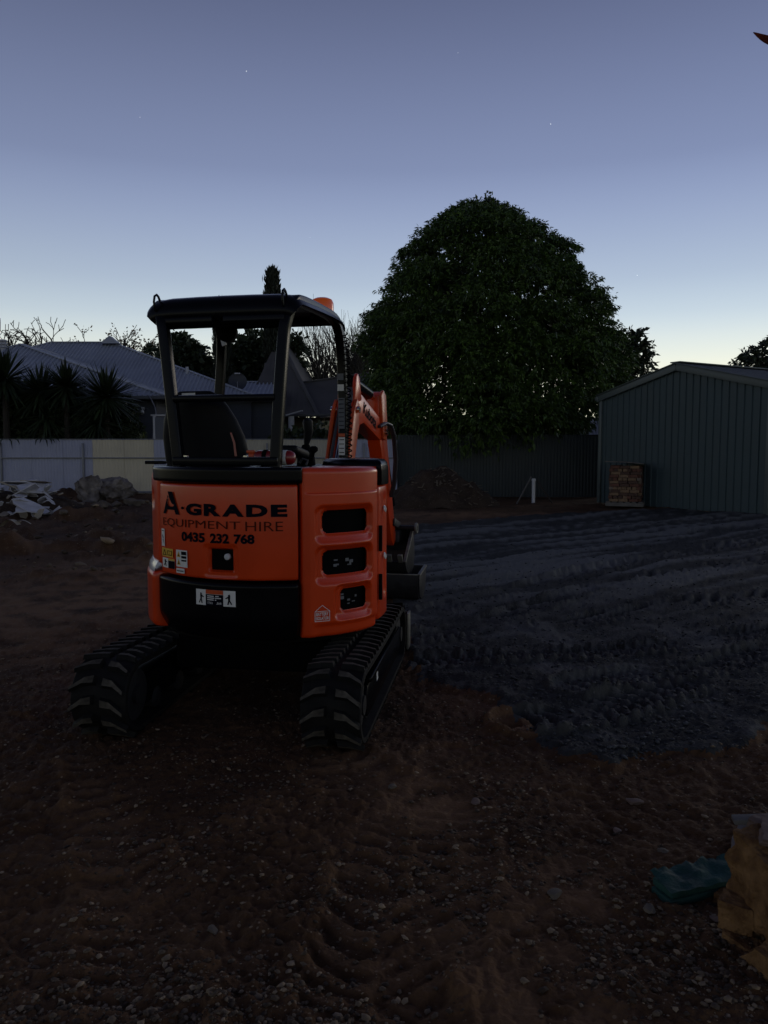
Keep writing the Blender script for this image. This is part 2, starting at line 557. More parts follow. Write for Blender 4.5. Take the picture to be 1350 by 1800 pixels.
def height(x, y, fine=True):
    x = np.asarray(x, float)
    y = np.asarray(y, float)
    sd = pad_sd(x, y) + .10 * fbm(x * 1.6, y * 1.6, 3, 41) + .05 * fbm(x * 9, y * 9, 3, 45)
    inp = sstep(-.06, .06, sd)
    z = .030 * fbm(x * .7, y * .7, 3, 1)
    dirt = .012 * fbm(x * 4, y * 4, 3, 5) + .30 * np.maximum(0, fbm(x * .8, y * .8, 4, 91) - .05) * sstep(-1.6, -3.0, x) * sstep(8.0, 10.5, y)
    # churned clods
    cl = np.abs(fbm(x * 7, y * 7, 3, 9))
    dirt = dirt + .022 * (cl - .2) * sstep(-.2, .35, fbm(x * .9, y * .9, 2, 12))
    if fine:
        dirt = dirt + .010 * fbm(x * 20, y * 20, 3, 15) + .006 * np.maximum(0, pn(x * 55, y * 55, 19))
    u = x * STREAK.x + y * STREAK.y
    v = -x * STREAK.y + y * STREAK.x
    far = sstep(6.5, 9, y)
    pad = .045 * np.abs(fbm(u * .13, v * 2.0 + .4 * pn(u * .4, v * .4, 3), 3, 21)) * far + .008 * fbm(u * .8, v * 6, 3, 24) * (.4 + .6 * far)
    pad = pad + .010 * fbm(x * 5, y * 5, 3, 26) + (.008 * fbm(x * 24, y * 24, 3, 28) + .006 * np.maximum(0, pn(x * 45, y * 45, 29)) if fine else 0)
    # tyre ripple left by spreading
    pad = pad + .006 * np.sin(2 * PI * (u * 5.0 + .8 * pn(u, v, 31))) * sstep(.1, .5, pn(u * .5, v * 1.4, 33)) * far
    berm = .026 * np.exp(-((sd - .06) / .10) ** 2) * (.5 + .7 * pn(x * 3, y * 3, 35)) * (y < 9)
    z = z + dirt * (1 - inp) + (.02 + pad) * inp + berm
    pale = np.zeros(x.shape)
    for (pxy, amp, rx, ry, s) in PALE:
        cx, cy = gxy(*pxy)
        q = np.exp(-(((x - cx) / rx) ** 2 + ((y - cy) / ry) ** 2) * 1.0) * s
        q = q * sstep(-.5, .45, fbm(x * 3.5, y * 3.5, 4, 52) + .15)
        pale = np.maximum(pale, q)
    z = np.where(pale > 0, z * (1 - .6 * pale) + .02 * pale * fbm(x * 2.6, y * 3.2, 2, 55), z)
    trp = np.zeros(x.shape)
    for k, (pl, w, pitch, dep) in enumerate(TR_W):
        d, S, T = poly_dist(x, y, pl)
        near = d < w
        if not near.any():
            continue
        wob = (.35 if k < 6 else .8) * pn(S * 1.7, T * 3, 60 + k)
        ph = (S + np.abs(T) * .55) / pitch + wob
        tri = 1 - np.abs((ph % 1) * 2 - 1)
        lug = sstep(.30, .62, tri)
        ins = 1 - sstep(w * .46, w * .52, d)
        wear = sstep(-.35, .45, fbm(x * 1.7 + k, y * 1.7, 3, 70 + k)) if k >= 6 else sstep(-.6, .1, fbm(x * 1.3 + k, y * 1.3, 2, 70 + k))
        h = -dep * .45 + dep * (lug * 1.0 - .5) * sstep(.04, .10, np.abs(T) / w + .03)
        ber = dep * .9 * np.exp(-((d - w * .56) / (w * .10)) ** 2) * (.6 + .8 * lug)
        zz = z * (1 - .45 * ins * wear) + wear * (h * ins + ber)
        z = np.where(near, zz, z)
        trp = np.maximum(trp, wear * (ins * lug + .8 * np.exp(-((d - w * .56) / (w * .08)) ** 2)) * (.75 if k < 6 else .45))  # raised tread bars and rut rims get a paler colour
    pst = sstep(.22, .55, np.abs(fbm(u * .13, v * 2.0 + .4 * pn(u * .4, v * .4, 3), 3, 21))) * (.3 + .7 * far) * 1.0  # paler colour along the ridge tops of the pad
    pst = np.maximum(pst, .55 * sstep(.15, .6, fbm(x * 1.7, y * 1.7, 3, 88)) * (1 - far))
    return z, sd, np.maximum(pale * (1 - inp) + pst * inp, trp * (.55 + .45 * pn(x * 8, y * 8, 95)))

def ground_z(x, y):
    return float(height(np.array([x]), np.array([y]), False)[0][0])

NR, NC = 660, 600
rows = 1.0 / np.linspace(1 / 1.15, 1 / 34.0, NR)
us = np.linspace(-1, 1, NC)
us = .66 * us + 1.25 * np.sign(us) * np.maximum(0, np.abs(us) - .86) ** 1.5 * 12
GX = rows[:, None] * us[None, :]
GY = np.repeat(rows[:, None], NC, 1)
GX = GX + (np.random.default_rng(3).uniform(-.3, .3, GX.shape)) * rows[:, None] * .0021
GZ, GS, GP = height(GX, GY)
# the edges of the fine sheet sink under the wide one
edge = np.minimum(np.arange(NC), np.arange(NC)[::-1])[None, :]
GZ = np.where(edge < 2, -.12, GZ)
V = np.stack([GX, GY, GZ], -1).reshape(-1, 3)
idx = np.arange(NR * NC).reshape(NR, NC)
Fq = np.stack([idx[:-1, :-1], idx[:-1, 1:], idx[1:, 1:], idx[1:, :-1]], -1).reshape(-1, 4)
fs = GS.reshape(-1)[Fq].mean(1)

def sub_sheet(name, sel, m):
    F = Fq[sel]
    used, inv = np.unique(F, return_inverse=True)
    me = np_mesh(name, V[used], inv.reshape(F.shape), m, smooth=True, attr={'pale': GP.reshape(-1)[used]})
    return tag(inst(name, me), kind='structure')

sub_sheet('dirt_ground', fs <= 0, M['dirt'])
sub_sheet('gravel_ground', fs > 0, M['pad'])
w = MB()
w.grid([[Vector((x, y, -.09)) for x in np.linspace(-600, 600, 9)] for y in np.linspace(-600, 900, 9)])
tag(w.build('wide_ground', M['dirt'], smooth=False), kind='structure')

# loose stones
def stones(n, seed, xy, smin, smax, name, m, power=2.6):
    r = np.random.default_rng(seed)
    base = np.array([(1, 0, 0), (-1, 0, 0), (0, 1, 0), (0, -1, 0), (0, 0, 1), (0, 0, -1),
                     (.62, .62, .4), (-.6, .6, .45), (-.6, -.62, .4), (.62, -.6, .42)], float)
    tri = np.array([(4, 6, 7), (4, 7, 8), (4, 8, 9), (4, 9, 6), (0, 2, 6), (2, 1, 7), (1, 3, 8), (3, 0, 9), (6, 2, 7), (7, 1, 8), (8, 3, 9), (9, 0, 6),
                    (2, 0, 5), (1, 2, 5), (3, 1, 5), (0, 3, 5)])
    x, y = xy
    n = len(x)
    s = smin + (smax - smin) * r.random(n) ** power
    sc3 = np.stack([s * r.uniform(.7, 1.3, n), s * r.uniform(.7, 1.3, n), s * r.uniform(.35, .75, n)], 1)
    a = r.uniform(0, 2 * PI, n)
    P = base[None] * r.uniform(.72, 1.25, (n, len(base), 1)) * sc3[:, None]
    ca, sa = np.cos(a)[:, None], np.sin(a)[:, None]
    X = P[..., 0] * ca - P[..., 1] * sa
    Y = P[..., 0] * sa + P[..., 1] * ca
    tl = r.uniform(-.35, .35, n)[:, None]
    Z = P[..., 2] + X * tl
    z0 = height(x, y, True)[0]
    VV = np.stack([X + x[:, None], Y + y[:, None], Z + z0[:, None] + sc3[:, 2][:, None] * .35], -1).reshape(-1, 3)
    FF = (tri[None] + (np.arange(n) * len(base))[:, None, None]).reshape(-1, 3)
    t = np.repeat(r.random(n) ** 2.6, len(base))
    return tag(inst(name, np_mesh(name, VV, FF, m, attr={'tint': t})), kind='stuff')

r = np.random.default_rng(11)
n0 = 90000
yy = 1 / r.uniform(1 / 13.0, 1 / 1.3, n0)
xx = yy * r.uniform(-.62, .62, n0)
sd_ = pad_sd(xx, yy)
dens = sstep(-.35, .35, fbm(xx * 1.1, yy * 1.1, 3, 81))
pl_ = height(xx, yy, False)[2]
keep = (sd_ < -.02) & (r.random(n0) < .08 + .62 * dens) & (pl_ < .35)
stones(0, 5, (xx[keep], yy[keep]), .0022, .013, 'pebbles', M['pebble'], 4.5)
n0 = 9000
yy = 1 / r.uniform(1 / 16.0, 1 / 3.6, n0)
xx = yy * r.uniform(-.1, .62, n0)
keep = pad_sd(xx, yy) > .03
stones(0, 6, (xx[keep], yy[keep]), .004, .018, 'road_gravel', M['padstone'], 3)
# debris strewn round the rubble on the left and at the foot of the soil mound
n0 = 1500
yy = r.uniform(9, 23, n0)
xx = r.uniform(-11.5, -2.5, n0)
keep = r.random(n0) < .55
stones(0, 8, (xx[keep], yy[keep]), .02, .09, 'left_debris', M['pebble'], 3)

# ------------------------------------------------------------------ fences
def sheet_mesh(name, w, h, m, pitch=.095, amp=.011, t=.0015):
    """one ribbed steel sheet, x along the fence, z up, face towards -y"""
    pts = []
    x = 0.0
    while x < w - 1e-6:
        for f, d in ((0, 0), (.32, 0), (.45, -1), (.87, -1)):
            if x + f * pitch <= w:
                pts.append((x + f * pitch, d * amp))
        x += pitch
    pts.append((w, 0))
    b = MB()
    b.grid([[(px, py, 0) for px, py in pts], [(px, py, h) for px, py in pts]])
    b.grid([[(px, py + t + .004, 0) for px, py in pts], [(px, py + t + .004, h) for px, py in pts]], flip=True)
    return b.mesh(name, m, smooth=False)

def fence(name, label, A, B, z0, z1, sheet_w, pick, posts, rails, cap, pitch=.095):
    A, B = Vector(A), Vector(B)
    d = (B - A)
    L = d.length
    rz = math.atan2(d.y, d.x)
    t = thing(name, label, 'fence', (A.x, A.y, 0), rz)
    cache = {}
    n = int(math.ceil(L / sheet_w))
    for i in range(n):
        x0 = i * sheet_w
        ww = min(sheet_w, L - x0) + .02
        wx = A + d.normalized() * (x0 + ww / 2)
        m = pick(wx.x, i)
        key = (m.name, round(ww, 3))
        if key not in cache:
            cache[key] = sheet_mesh('panel', ww, z1 - z0, m, pitch)
        inst('panel', cache[key], t, (x0, (i % 2) * .012, z0 + (i * 37 % 5) * .002))
    if posts:
        pm = MB().box((0, 0, (z1 - z0) * .5 - .06), (.05, .05, z1 - z0 - .12)).box((0, 0, z1 - z0 - .115), (.06, .06, .012)).mesh('post', M['fence_rail'], bevel=.004)
        for px in posts:
            inst('post', pm, t, (px, -.045, z0))
    for zz, hh, m in rails:
        MB().box((L / 2, -.032, zz), (L, .035, hh)).build('rail', m, t, bevel=.004)
    if cap:
        MB().box((L / 2, 0, z1 + .012), (L, .05, .03)).build('cap_rail', cap, t, bevel=.006)
    return t

FY = 24.0
fl = at(163, 800, FY).x - 24 * .955
fr = at(697, 800, FY).x
def pick_left(x, i):
    px = 675 + 1350 * x / FY
    if 166 < px < 268: return M['fence_cream']
    if 430 < px < 598: return M['fence_beige']
    return M['fence_blue']
posts = [at(p, 800, FY).x - fl for p in (-1000, -860, -720, -575, -430, -285, -140, 3, 147, 318, 470, 640)]
fence('sheet_metal_fence', 'pale ribbed sheet fence with one cream panel and a thin rail, before the houses', (fl, FY), (fr, FY), .12, 1.80,
      .955, pick_left, posts, [(1.235, .045, M['fence_rail']), (.17, .07, M['fence_rail'])], M['fence_rail'])
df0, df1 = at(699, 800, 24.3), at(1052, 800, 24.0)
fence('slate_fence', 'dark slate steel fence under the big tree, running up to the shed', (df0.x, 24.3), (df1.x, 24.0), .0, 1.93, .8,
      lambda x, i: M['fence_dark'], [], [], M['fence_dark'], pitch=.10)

# ------------------------------------------------------------------ steel shed on the right
def corrugated_face(mb, poly, down, pitch, amp, mi=0, ribw=.5):
    """flat sheet with raised ribs running along 'down', clipped to the polygon"""
    P = [Vector(p) for p in poly]
    down = Vector(down).normalized()
    nrm = Vector((0, 0, 0))
    for i in range(1, len(P) - 1):
        nrm += (P[i] - P[0]).cross(P[i + 1] - P[0])
    nrm.normalize()
    if nrm.z < 0: nrm = -nrm
    down = (down - nrm * down.dot(nrm)).normalized()
    U = down.cross(nrm).normalized()
    o = P[0]
    q = [((p - o).dot(U), (p - o).dot(down)) for p in P]
    mb.add(P, [tuple(range(len(P)))], mi)
    def span(u):
        vs = []
        for (u0, v0), (u1, v1) in zip(q, q[1:] + q[:1]):
            if (u0 - u) * (u1 - u) < 0:
                vs.append(v0 + (v1 - v0) * (u - u0) / (u1 - u0))
        return (min(vs), max(vs)) if len(vs) >= 2 else None
    u = min(a for a, b in q) + pitch / 2
    umax = max(a for a, b in q)
    while u < umax:
        s0 = span(u)
        if s0 and s0[1] - s0[0] > .02:
            w = pitch * ribw / 2
            a, b = s0
            ring = lambda v: [o + U * (u - w) + down * v + nrm * .002, o + U * (u - w * .45) + down * v + nrm * amp, o + U * (u + w * .45) + down * v + nrm * amp, o + U * (u + w) + down * v + nrm * .002]
            r0, r1 = ring(a), ring(b)
            mb.add(r0 + r1, [(0, 1, 5, 4), (1, 2, 6, 5), (2, 3, 7, 6), (3, 2, 1, 0), (4, 5, 6, 7)], mi)
        u += pitch

S0 = Vector((6.05, 21.5, 0))
SD = Vector((.5, -.866, 0)).normalized()       # along the gable wall, left to right
SR = Vector((.866, .5, 0)).normalized()        # along the ridge, away from the gable
SL, SLEN, EAVE, APEX = 5.04, 7.5, 2.98, 3.60
shed = thing('steel_shed', 'dark green ribbed steel shed with a gable front and low pitched roof at the right', 'shed', S0)
def zr(t): return EAVE + (APEX - EAVE) * (1 - abs(t - SL / 2) / (SL / 2))
SHW, RIB = .8, .2
n_sh = int(math.ceil(SL / SHW))
for i in range(n_sh):
    a, b_ = i * SHW, min(SL, (i + 1) * SHW) - .003
    mb = MB()
    prof = []
    t = a
    while t < b_ - .01:
        for f, d in ((.0, 0), (.74, 0), (.80, .028), (.93, .028), (.99, 0)):
            if t + f * RIB <= b_: prof.append((t + f * RIB, d))
        t += RIB
    prof.append((b_, 0))
    tt = sorted(set([p[0] for p in prof] + ([SL / 2] if a < SL / 2 < b_ else [])))
    rows_ = []
    for fz in (0, 1):
        rows_.append([(SD * p[0] - SR * p[1]) + Vector((0, 0, .02 if fz == 0 else zr(p[0]) - .02)) for p in prof])
    mb.grid(rows_)
    mb.build('wall_sheet', M['shed'], shed, smooth=False)
# other walls, roof, trim
mb = MB()
A0, A1 = Vector((0, 0, 0)), SR * SLEN
for base, nd in ((SD * .0, -1), (SD * SL, 1)):
    t = 0
    pts = []
    while t <= SLEN:
        for f, d in ((0, 0), (.74, 0), (.80, .028), (.93, .028)):
            pts.append((min(t + f * RIB, SLEN), d))
        t += RIB
    mb.grid([[base + SR * p + SD * nd * d + Vector((0, 0, z)) for p, d in pts] for z in (.02, EAVE - .02)])
mb.grid([[SR * SLEN + SD * t + Vector((0, 0, .02)) for t in (0, SL / 2, SL)], [SR * SLEN + SD * t + Vector((0, 0, zr(t) - .02)) for t in (0, SL / 2, SL)]])
mb.build('side_wall', M['shed'], shed, smooth=False)
for side in (0, 1):
    mb = MB()
    t0 = -.12 if side == 0 else SL + .12
    z_out = zr(0) - (APEX - EAVE) / (SL / 2) * .12
    p1 = SD * (SL / 2) - SR * .10 + Vector((0, 0, APEX + .02))
    p2 = p1 + SR * (SLEN + .2)
    p3 = SD * t0 + SR * (SLEN + .1) + Vector((0, 0, z_out + .02))
    p4 = SD * t0 - SR * .10 + Vector((0, 0, z_out + .02))
    corrugated_face(mb, [p1, p2, p3, p4], p4 - p1, .19, .03)
    mb.build('roof_sheet', M['shed_roof'], shed, smooth=False)
    g = MB()
    g.bar(p4 + Vector((0, 0, -.07)), p3 + Vector((0, 0, -.07)), .11, .10)
    g.build('gutter', M['shed_trim'], shed, bevel=.01)
    bb = MB()
    e0 = SD * (SL / 2) - SR * .07 + Vector((0, 0, APEX - .06))
    e1 = SD * t0 - SR * .07 + Vector((0, 0, z_out - .06))
    bb.bar(e0, e1, .05, .17)
    bb.bar(e0 + Vector((0, 0, .095)), e1 + Vector((0, 0, .095)), .13, .02)
    bb.build('barge_board', M['shed_trim'], shed, bevel=.004)
mb = MB()
mb.bar(SD * (SL / 2) - SR * .12 + Vector((0, 0, APEX + .055)), SD * (SL / 2) + SR * (SLEN + .1) + Vector((0, 0, APEX + .055)), .3, .03)
mb.build('ridge_cap', M['shed_trim'], shed, bevel=.008)
for b_ in (SD * .0, SD * SL):
    MB().box(b_ - SR * .012 + Vector((0, 0, EAVE / 2)), (.10, .10, EAVE - .04), Matrix((SD, SR, Vector((0, 0, 1)))).transposed()).build('corner_flashing', M['shed_trim'], shed, bevel=.004)
mb = MB()
mb.box(SD * (SL / 2) + SR * (SLEN / 2) + Vector((0, 0, .01)), (SL - .06, SLEN - .06, .1), Matrix((SD, SR, Vector((0, 0, 1)))).transposed())
mb.build('floor_slab', M['rock2'], shed)

# small pale building glimpsed between tree and shed
pb = at(1046, 780, 29)
sb = thing('garden_shed', 'small pale garden shed glimpsed between the big tree and the steel shed', 'shed', (pb.x + .6, 29, 0))
MB().box((0, 0, 1.0), (2.6, 2.2, 2.0)).build('wall', M['fence_blue'], sb, smooth=False)
mb = MB()
corrugated_face(mb, [(-1.5, -1.3, 2.0), (1.5, -1.3, 2.0), (1.5, 1.3, 2.75), (-1.5, 1.3, 2.75)], (0, -1, -.3), .12, .012)
mb.build('roof', M['frame_w'], sb, smooth=False)
MB().box((0, -1.33, 1.96), (3.0, .08, .1)).build('gutter', M['frame_w'], sb)

# ------------------------------------------------------------------ house on the left
HO = Vector((-14, 30, 0))
house = thing('hip_roof_house', 'low house with blue-grey corrugated hip roofs beyond the pale fence at the left', 'house', HO)
def HP(px, py, Y): return at(px, py, Y) - HO
eR = HP(291, 696, 29.0)
eL = Vector((-21.5 - HO.x, 29.0 - HO.y, eR.z))
apx = HP(36, 606, 33.5)
apb = apx + Vector((0, 8, 0))
mb = MB()
corrugated_face(mb, [eL, eR, apx], (0, -1, -.5), .19, .055)
mb.build('roof_front', M['roof'], house, smooth=False)
mb = MB()
eRb = eR + Vector((0, 12, 0))
eLb = eL + Vector((0, 12, 0))
corrugated_face(mb, [eR, eRb, apb, apx], (1, 0, -.35), .19, .055)
corrugated_face(mb, [eL, apx, apb, eLb], (-1, 0, -.35), .19, .055)
mb.build('roof_side', M['roof'], house, smooth=False)
# main roof behind
r0, r1 = HP(88, 602.5, 40.0), HP(196, 603.5, 40.0)
r1.z = r0.z
cR = HP(452, 697, 35.0)
cL = Vector((-24.5 - HO.x, 35.0 - HO.y, cR.z))
cRb, cLb = cR + Vector((.6, 10, 0)), cL + Vector((0, 10, 0))
mb = MB()
corrugated_face(mb, [cL, cR, r1, r0], (0, -1, -.5), .19, .055)
mb.build('roof_front', M['roof'], house, smooth=False)
mb = MB()
corrugated_face(mb, [cR, cRb, r1], (1, 0, -.4), .15, .014)
corrugated_face(mb, [cRb, cLb, r0, r1], (0, 1, -.5), .15, .014)
mb.build('roof_side', M['roof'], house, smooth=False)
# lower wing roof with a level ridge, ending at the cypress
q0, q1 = HP(404, 672, 38.0), HP(498, 672, 38.0)
q2, q3 = HP(498, 701, 35.6), HP(404, 701, 35.6)
mb = MB()
corrugated_face(mb, [q0, q1, q2, q3], (0, -1, -.5), .19, .055)
mb.build('roof_wing', M['roof'], house, smooth=False)
for a, b_ in ((apx, eR), (apx, eL), (apx, apb), (r0, r1), (r1, cR), (r0, cL), (q0, q1)):
    MB().bar(a + Vector((0, 0, .03)), b_ + Vector((0, 0, .03)), .22, .05).build('ridge_cap', M['roof'], house, bevel=.01)
for a, b_ in ((eL, eR), (cL, cR), (eR, eRb), (q3, q2)):
    MB().bar(a + Vector((0, 0, -.06)), b_ + Vector((0, 0, -.06)), .14, .13).build('gutter', M['roof_trim'], house, bevel=.01)
# gablet vent on the main ridge
g0 = r1 + Vector((.1, -.1, -.1))
MB().prism([(-.45, 0), (.45, 0), (0, .38)], (g0, (1, 0, 0), (0, 0, 1), (0, -1, 0)), .5).build('roof_gablet', M['roof'], house)
# walls
mb = MB()
mb.grid([[(eL.x + .5, eL.y + .5, 0), (eR.x - .5, eR.y + .5, 0), (eR.x - .5, eRb.y, 0)], [(eL.x + .5, eL.y + .5, eR.z), (eR.x - .5, eR.y + .5, eR.z), (eR.x - .5, eRb.y, eR.z)]])
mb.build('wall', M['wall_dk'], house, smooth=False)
mb = MB()
mb.grid([[(eR.x - .5, cR.y + .6, 0), (cR.x - .4, cR.y + .6, 0), (cR.x - .4, cRb.y, 0)], [(eR.x - .5, cR.y + .6, cR.z), (cR.x - .4, cR.y + .6, cR.z), (cR.x - .4, cRb.y, cR.z)]])
mb.grid([[(q3.x, q3.y + .4, 0), (q2.x, q2.y + .4, 0), (q2.x, q2.y + 3, 0)], [(q3.x, q3.y + .4, q3.z), (q2.x, q2.y + .4, q2.z), (q2.x, q2.y + 3, q2.z)]])
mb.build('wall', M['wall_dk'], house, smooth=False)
MB().box(((eL.x + eR.x) / 2, eL.y + .28, eR.z - .1), (eR.x - eL.x - .1, .5, .03)).build('soffit', M['roof_trim'], house)
# window in the dark wall, side door and small wall light
wf = HP(338, 742, 35.45)
f = MB().box(wf, (1.5, .08, 1.2)).build('window', M['frame_w'], house, bevel=.01)
MB().box(wf + Vector((-.36, -.05, 0)), (.62, .02, 1.0)).box(wf + Vector((.36, -.05, 0)), (.62, .02, 1.0)).build('pane', M['pane'], f, smooth=False)
wl_ = HP(250, 720, 29.3)
MB().lathe([(.02, 0), (.07, .03), (.09, .14), (.085, .17)], wl_, (0, -.5, -.85)).box(wl_ + Vector((0, .1, .05)), (.1, .12, .1)).build('wall_light', M['frame_w'], house)
# metal flue at the far left, vent pipe on the main roof
fb = HP(6, 625, 33)
mb = MB().tube([fb + Vector((0, 0, -.4)), fb + Vector((0, 0, .62))], .13, 12)
for k in range(3):
    mb.lathe([(.14, .30 + k * .13), (.19, .33 + k * .13), (.19, .37 + k * .13), (.14, .40 + k * .13)], fb)
mb.build('flue', M['frame_w'], house)
vp = HP(329, 656, 37)
MB().tube([vp + Vector((0, 0, -.3)), vp + Vector((0, 0, .30))], .075, 10).build('vent_pipe', M['frame_w'], house)
# drooping cable from the eave
c0, c1 = HP(263, 697, 28.9), HP(268, 775, 28.2)
pts = []
for k in range(13):
    t = k / 12
    p = c0.lerp(c1, t)
    p.x += .17 * math.sin(t * PI) + .05 * math.sin(t * 2 * PI)
    pts.append(p)
MB().tube(pts, .022, 6).build('cable', M['fence_rail'], house)
# satellite dish
ds = HP(418, 672, 36.2)
d_ = MB()
prof = [(.0, .0)] + [(.42 * k / 6, .10 * (k / 6) ** 2) for k in range(1, 7)] + [(.42, .12), (.0, .02)]
d_.lathe(prof[1:7] + [(.425, .115), (.30, .07), (.05, .015)], ds, (.15, -1, .25), 24)
dish = d_.build('satellite_dish', M['dish'], house)
MB().tube([ds + Vector((0, .05, 0)), ds + Vector((0, .12, -.25)), ds + Vector((.02, .12, -.55))], .03, 8).tube([ds + Vector((0, -.05, -.3)), ds + Vector((.07, -.45, -.02))], .015, 6).build('mast', M['frame_w'], dish)
MB().box(ds + Vector((0, -.1, .40)), (.26, .05, .06)).build('bracket', M['frame_w'], dish)

# white framed screen between fence and house
sx0 = at(285, 752, 26.5)
scr = thing('garden_screen', 'grey privacy screen in a white frame standing behind the pale fence near the house', 'screen', (sx0.x, 26.5, 0))
hz = at(285, 731, 26.5).z
for dx in (-.27, .24):
    MB().box((dx, 0, hz / 2), (.07, .07, hz)).build('post', M['frame_w'], scr, bevel=.006)
MB().box((0.1, 0, hz + .02), (.95, .08, .05)).build('rail', M['frame_w'], scr, bevel=.006)
MB().box((-.015, .01, hz * .55), (.44, .02, hz * .86)).build('infill_panel', M['screen'], scr)

# ------------------------------------------------------------------ second house, dark grey roofs in the middle
H2 = Vector((-3, 38, 0))
house2 = thing('grey_roof_house', 'house with steep dull grey roofs and beige walls behind the excavator boom', 'house', H2)
def Q(px, py, Y): return at(px, py, Y) - H2
gl0, gl1, gl3 = Q(425, 731, 36), Q(560, 733, 36), Q(489, 592, 40.5)
gl2 = gl3 + Vector((.3, 5, 0))
mb = MB()
corrugated_face(mb, [gl0, gl1, gl3], (0, -1, -.9), .3, .012)
mb.add([gl1, gl1 + Vector((.3, 9, 0)), gl2, gl3], [(0, 1, 2, 3)])
mb.build('roof_left', M['roof2'], house2, smooth=False)
ra, rb, rc, rd = Q(533, 672, 38.8), Q(646, 656, 38.8), Q(690, 728, 36.2), Q(530, 733, 36.2)
mb = MB()
mb.add([ra, rb, rc, rd], [(0, 1, 2, 3)])
mb.build('roof_front', M['roof2'], house2, smooth=False)
rb2 = rc
mb = MB()
mb.add([rb, rb + Vector((.4, 6, 0)), rc + Vector((.8, 8, 0)), rc], [(0, 1, 2, 3)])
mb.build('roof_side', M['roof2'], house2, smooth=False)
for a, b_ in ((ra, rb), (rb, rb2), (gl3, gl1)):
    MB().bar(a, b_, .2, .08).build('ridge_cap', M['roof2'], house2, bevel=.01)
wz = Q(600, 732, 36.6).z
mb = MB()
mb.box(((gl0.x + rc.x) / 2 + .3, 1.2, wz / 2), (rc.x - gl0.x + .8, 2.4 + .4, wz))
mb.build('wall', M['wall_beige'], house2, smooth=False)
MB().bar(Q(478, 731, 35.9), Q(690, 727, 35.9), .14, .12).build('gutter', M['roof_trim'], house2, bevel=.01)
for px, w_, h_ in ((570, .62, .95), (535, .5, .8), (625, .9, .8)):
    c = Q(px, 753, 36.0)
    c.y = -.22
    fr_ = MB().box(c, (w_, .06, h_)).build('window', M['roof_trim'], house2, bevel=.01)
    MB().box(c + Vector((0, -.035, 0)), (w_ - .12, .02, h_ - .12)).build('pane', M['pane'], fr_, smooth=False)
dp = Q(512, 745, 35.7)
MB().tube([dp + Vector((0, 0, -.45)), dp + Vector((0, 0, .35))], .14, 14).build('flue', M['frame_w'], house2)
MB().bar(Q(503, 730, 35.5), Q(532, 722, 35.5), .3, .05).build('awning', M['frame_w'], house2)

# ------------------------------------------------------------------ trees and plants
def leaf_cloud(name, pos, up, length, width, m, seed, parent=None, droop=.35, per=9, spread=1.0, stuff=True):
    """sprays: at every position a short drooping stem with leaves either side; all real leaf faces"""
    r = np.random.default_rng(seed)
    n = len(pos)
    d = up / np.maximum(1e-6, np.linalg.norm(up, axis=1, keepdims=True))
    tints = np.clip(r.normal(.5, .22, n), 0, 1)
    Vs, T = [], []
    for k in range(per):
        f = k / max(1, per - 1)
        dirn = d + r.normal(0, .55 * spread, (n, 3))
        dirn[:, 2] -= droop * (0.4 + f)
        dirn /= np.linalg.norm(dirn, axis=1, keepdims=True)
        base = pos + d * (f * length * .9)[..., None] if np.ndim(f * length) else pos + d * f * length * .9 + r.normal(0, length * .18, (n, 3))
        L = length * r.uniform(.6, 1.2, n)[:, None]
        side = np.cross(dirn, r.normal(0, 1, (n, 3)))
        side /= np.maximum(1e-6, np.linalg.norm(side, axis=1, keepdims=True))
        wv = side * width * r.uniform(.7, 1.2, n)[:, None]
        p0, p1, p2, p3 = base, base + dirn * L * .45 + wv, base + dirn * L - np.array([0, 0, 1]) * L * .12, base + dirn * L * .45 - wv
        Vs.append(np.stack([p0, p1, p2, p3], 1))
        T.append(np.repeat(np.clip(tints + r.normal(0, .12, n), 0, 1), 4))
    V = np.concatenate(Vs, 0).reshape(-1, 3)
    F = np.arange(len(V)).reshape(-1, 4)
    o = inst(name, np_mesh(name, V, F, m, attr={'tint': np.concatenate(T)}), parent)
    if stuff: o['kind'] = 'stuff'
    return o

def branchy(mb, rng, p, d, L, r, lvl, P):
    n = 4 if lvl < 2 else 3
    pts, rs = [p], [r]
    q, dd = Vector(p), Vector(d).normalized()
    for i in range(n):
        dd = (dd + Vector((rng.gauss(0, P['jit']), rng.gauss(0, P['jit']), rng.gauss(0, P['jit']) + P['up']))).normalized()
        q = q + dd * (L / n)
        pts.append(q.copy())
        rs.append(max(P['rmin'], r * (1 - (1 - P['taper']) * (i + 1) / n)))
    mb.tube(pts, rs, 6 if lvl == 0 else (4 if lvl == 1 else 3), caps=False)
    ends = [(pts[-1], dd)]
    if lvl < P['depth']:
        for k in range(P['kids'][lvl]):
            f = P['from'] + (1 - P['from']) * (k + rng.random()) / P['kids'][lvl]
            j = min(n - 1, int(f * n))
            b = pts[j].lerp(pts[j + 1], f * n - j)
            ax = (pts[j + 1] - pts[j]).normalized()
            o = ax.orthogonal().normalized()
            o.rotate(Matrix.Rotation(rng.uniform(0, 2 * PI), 3, ax))
            a = R_(rng.uniform(*P['ang'][lvl]))
            nd = ax * math.cos(a) + o * math.sin(a)
            ends += branchy(mb, rng, b, nd, L * P['ratio'] * rng.uniform(.7, 1.15) * (1.15 - .5 * f), max(P['rmin'], rs[j] * .55), lvl + 1, P)
    return ends

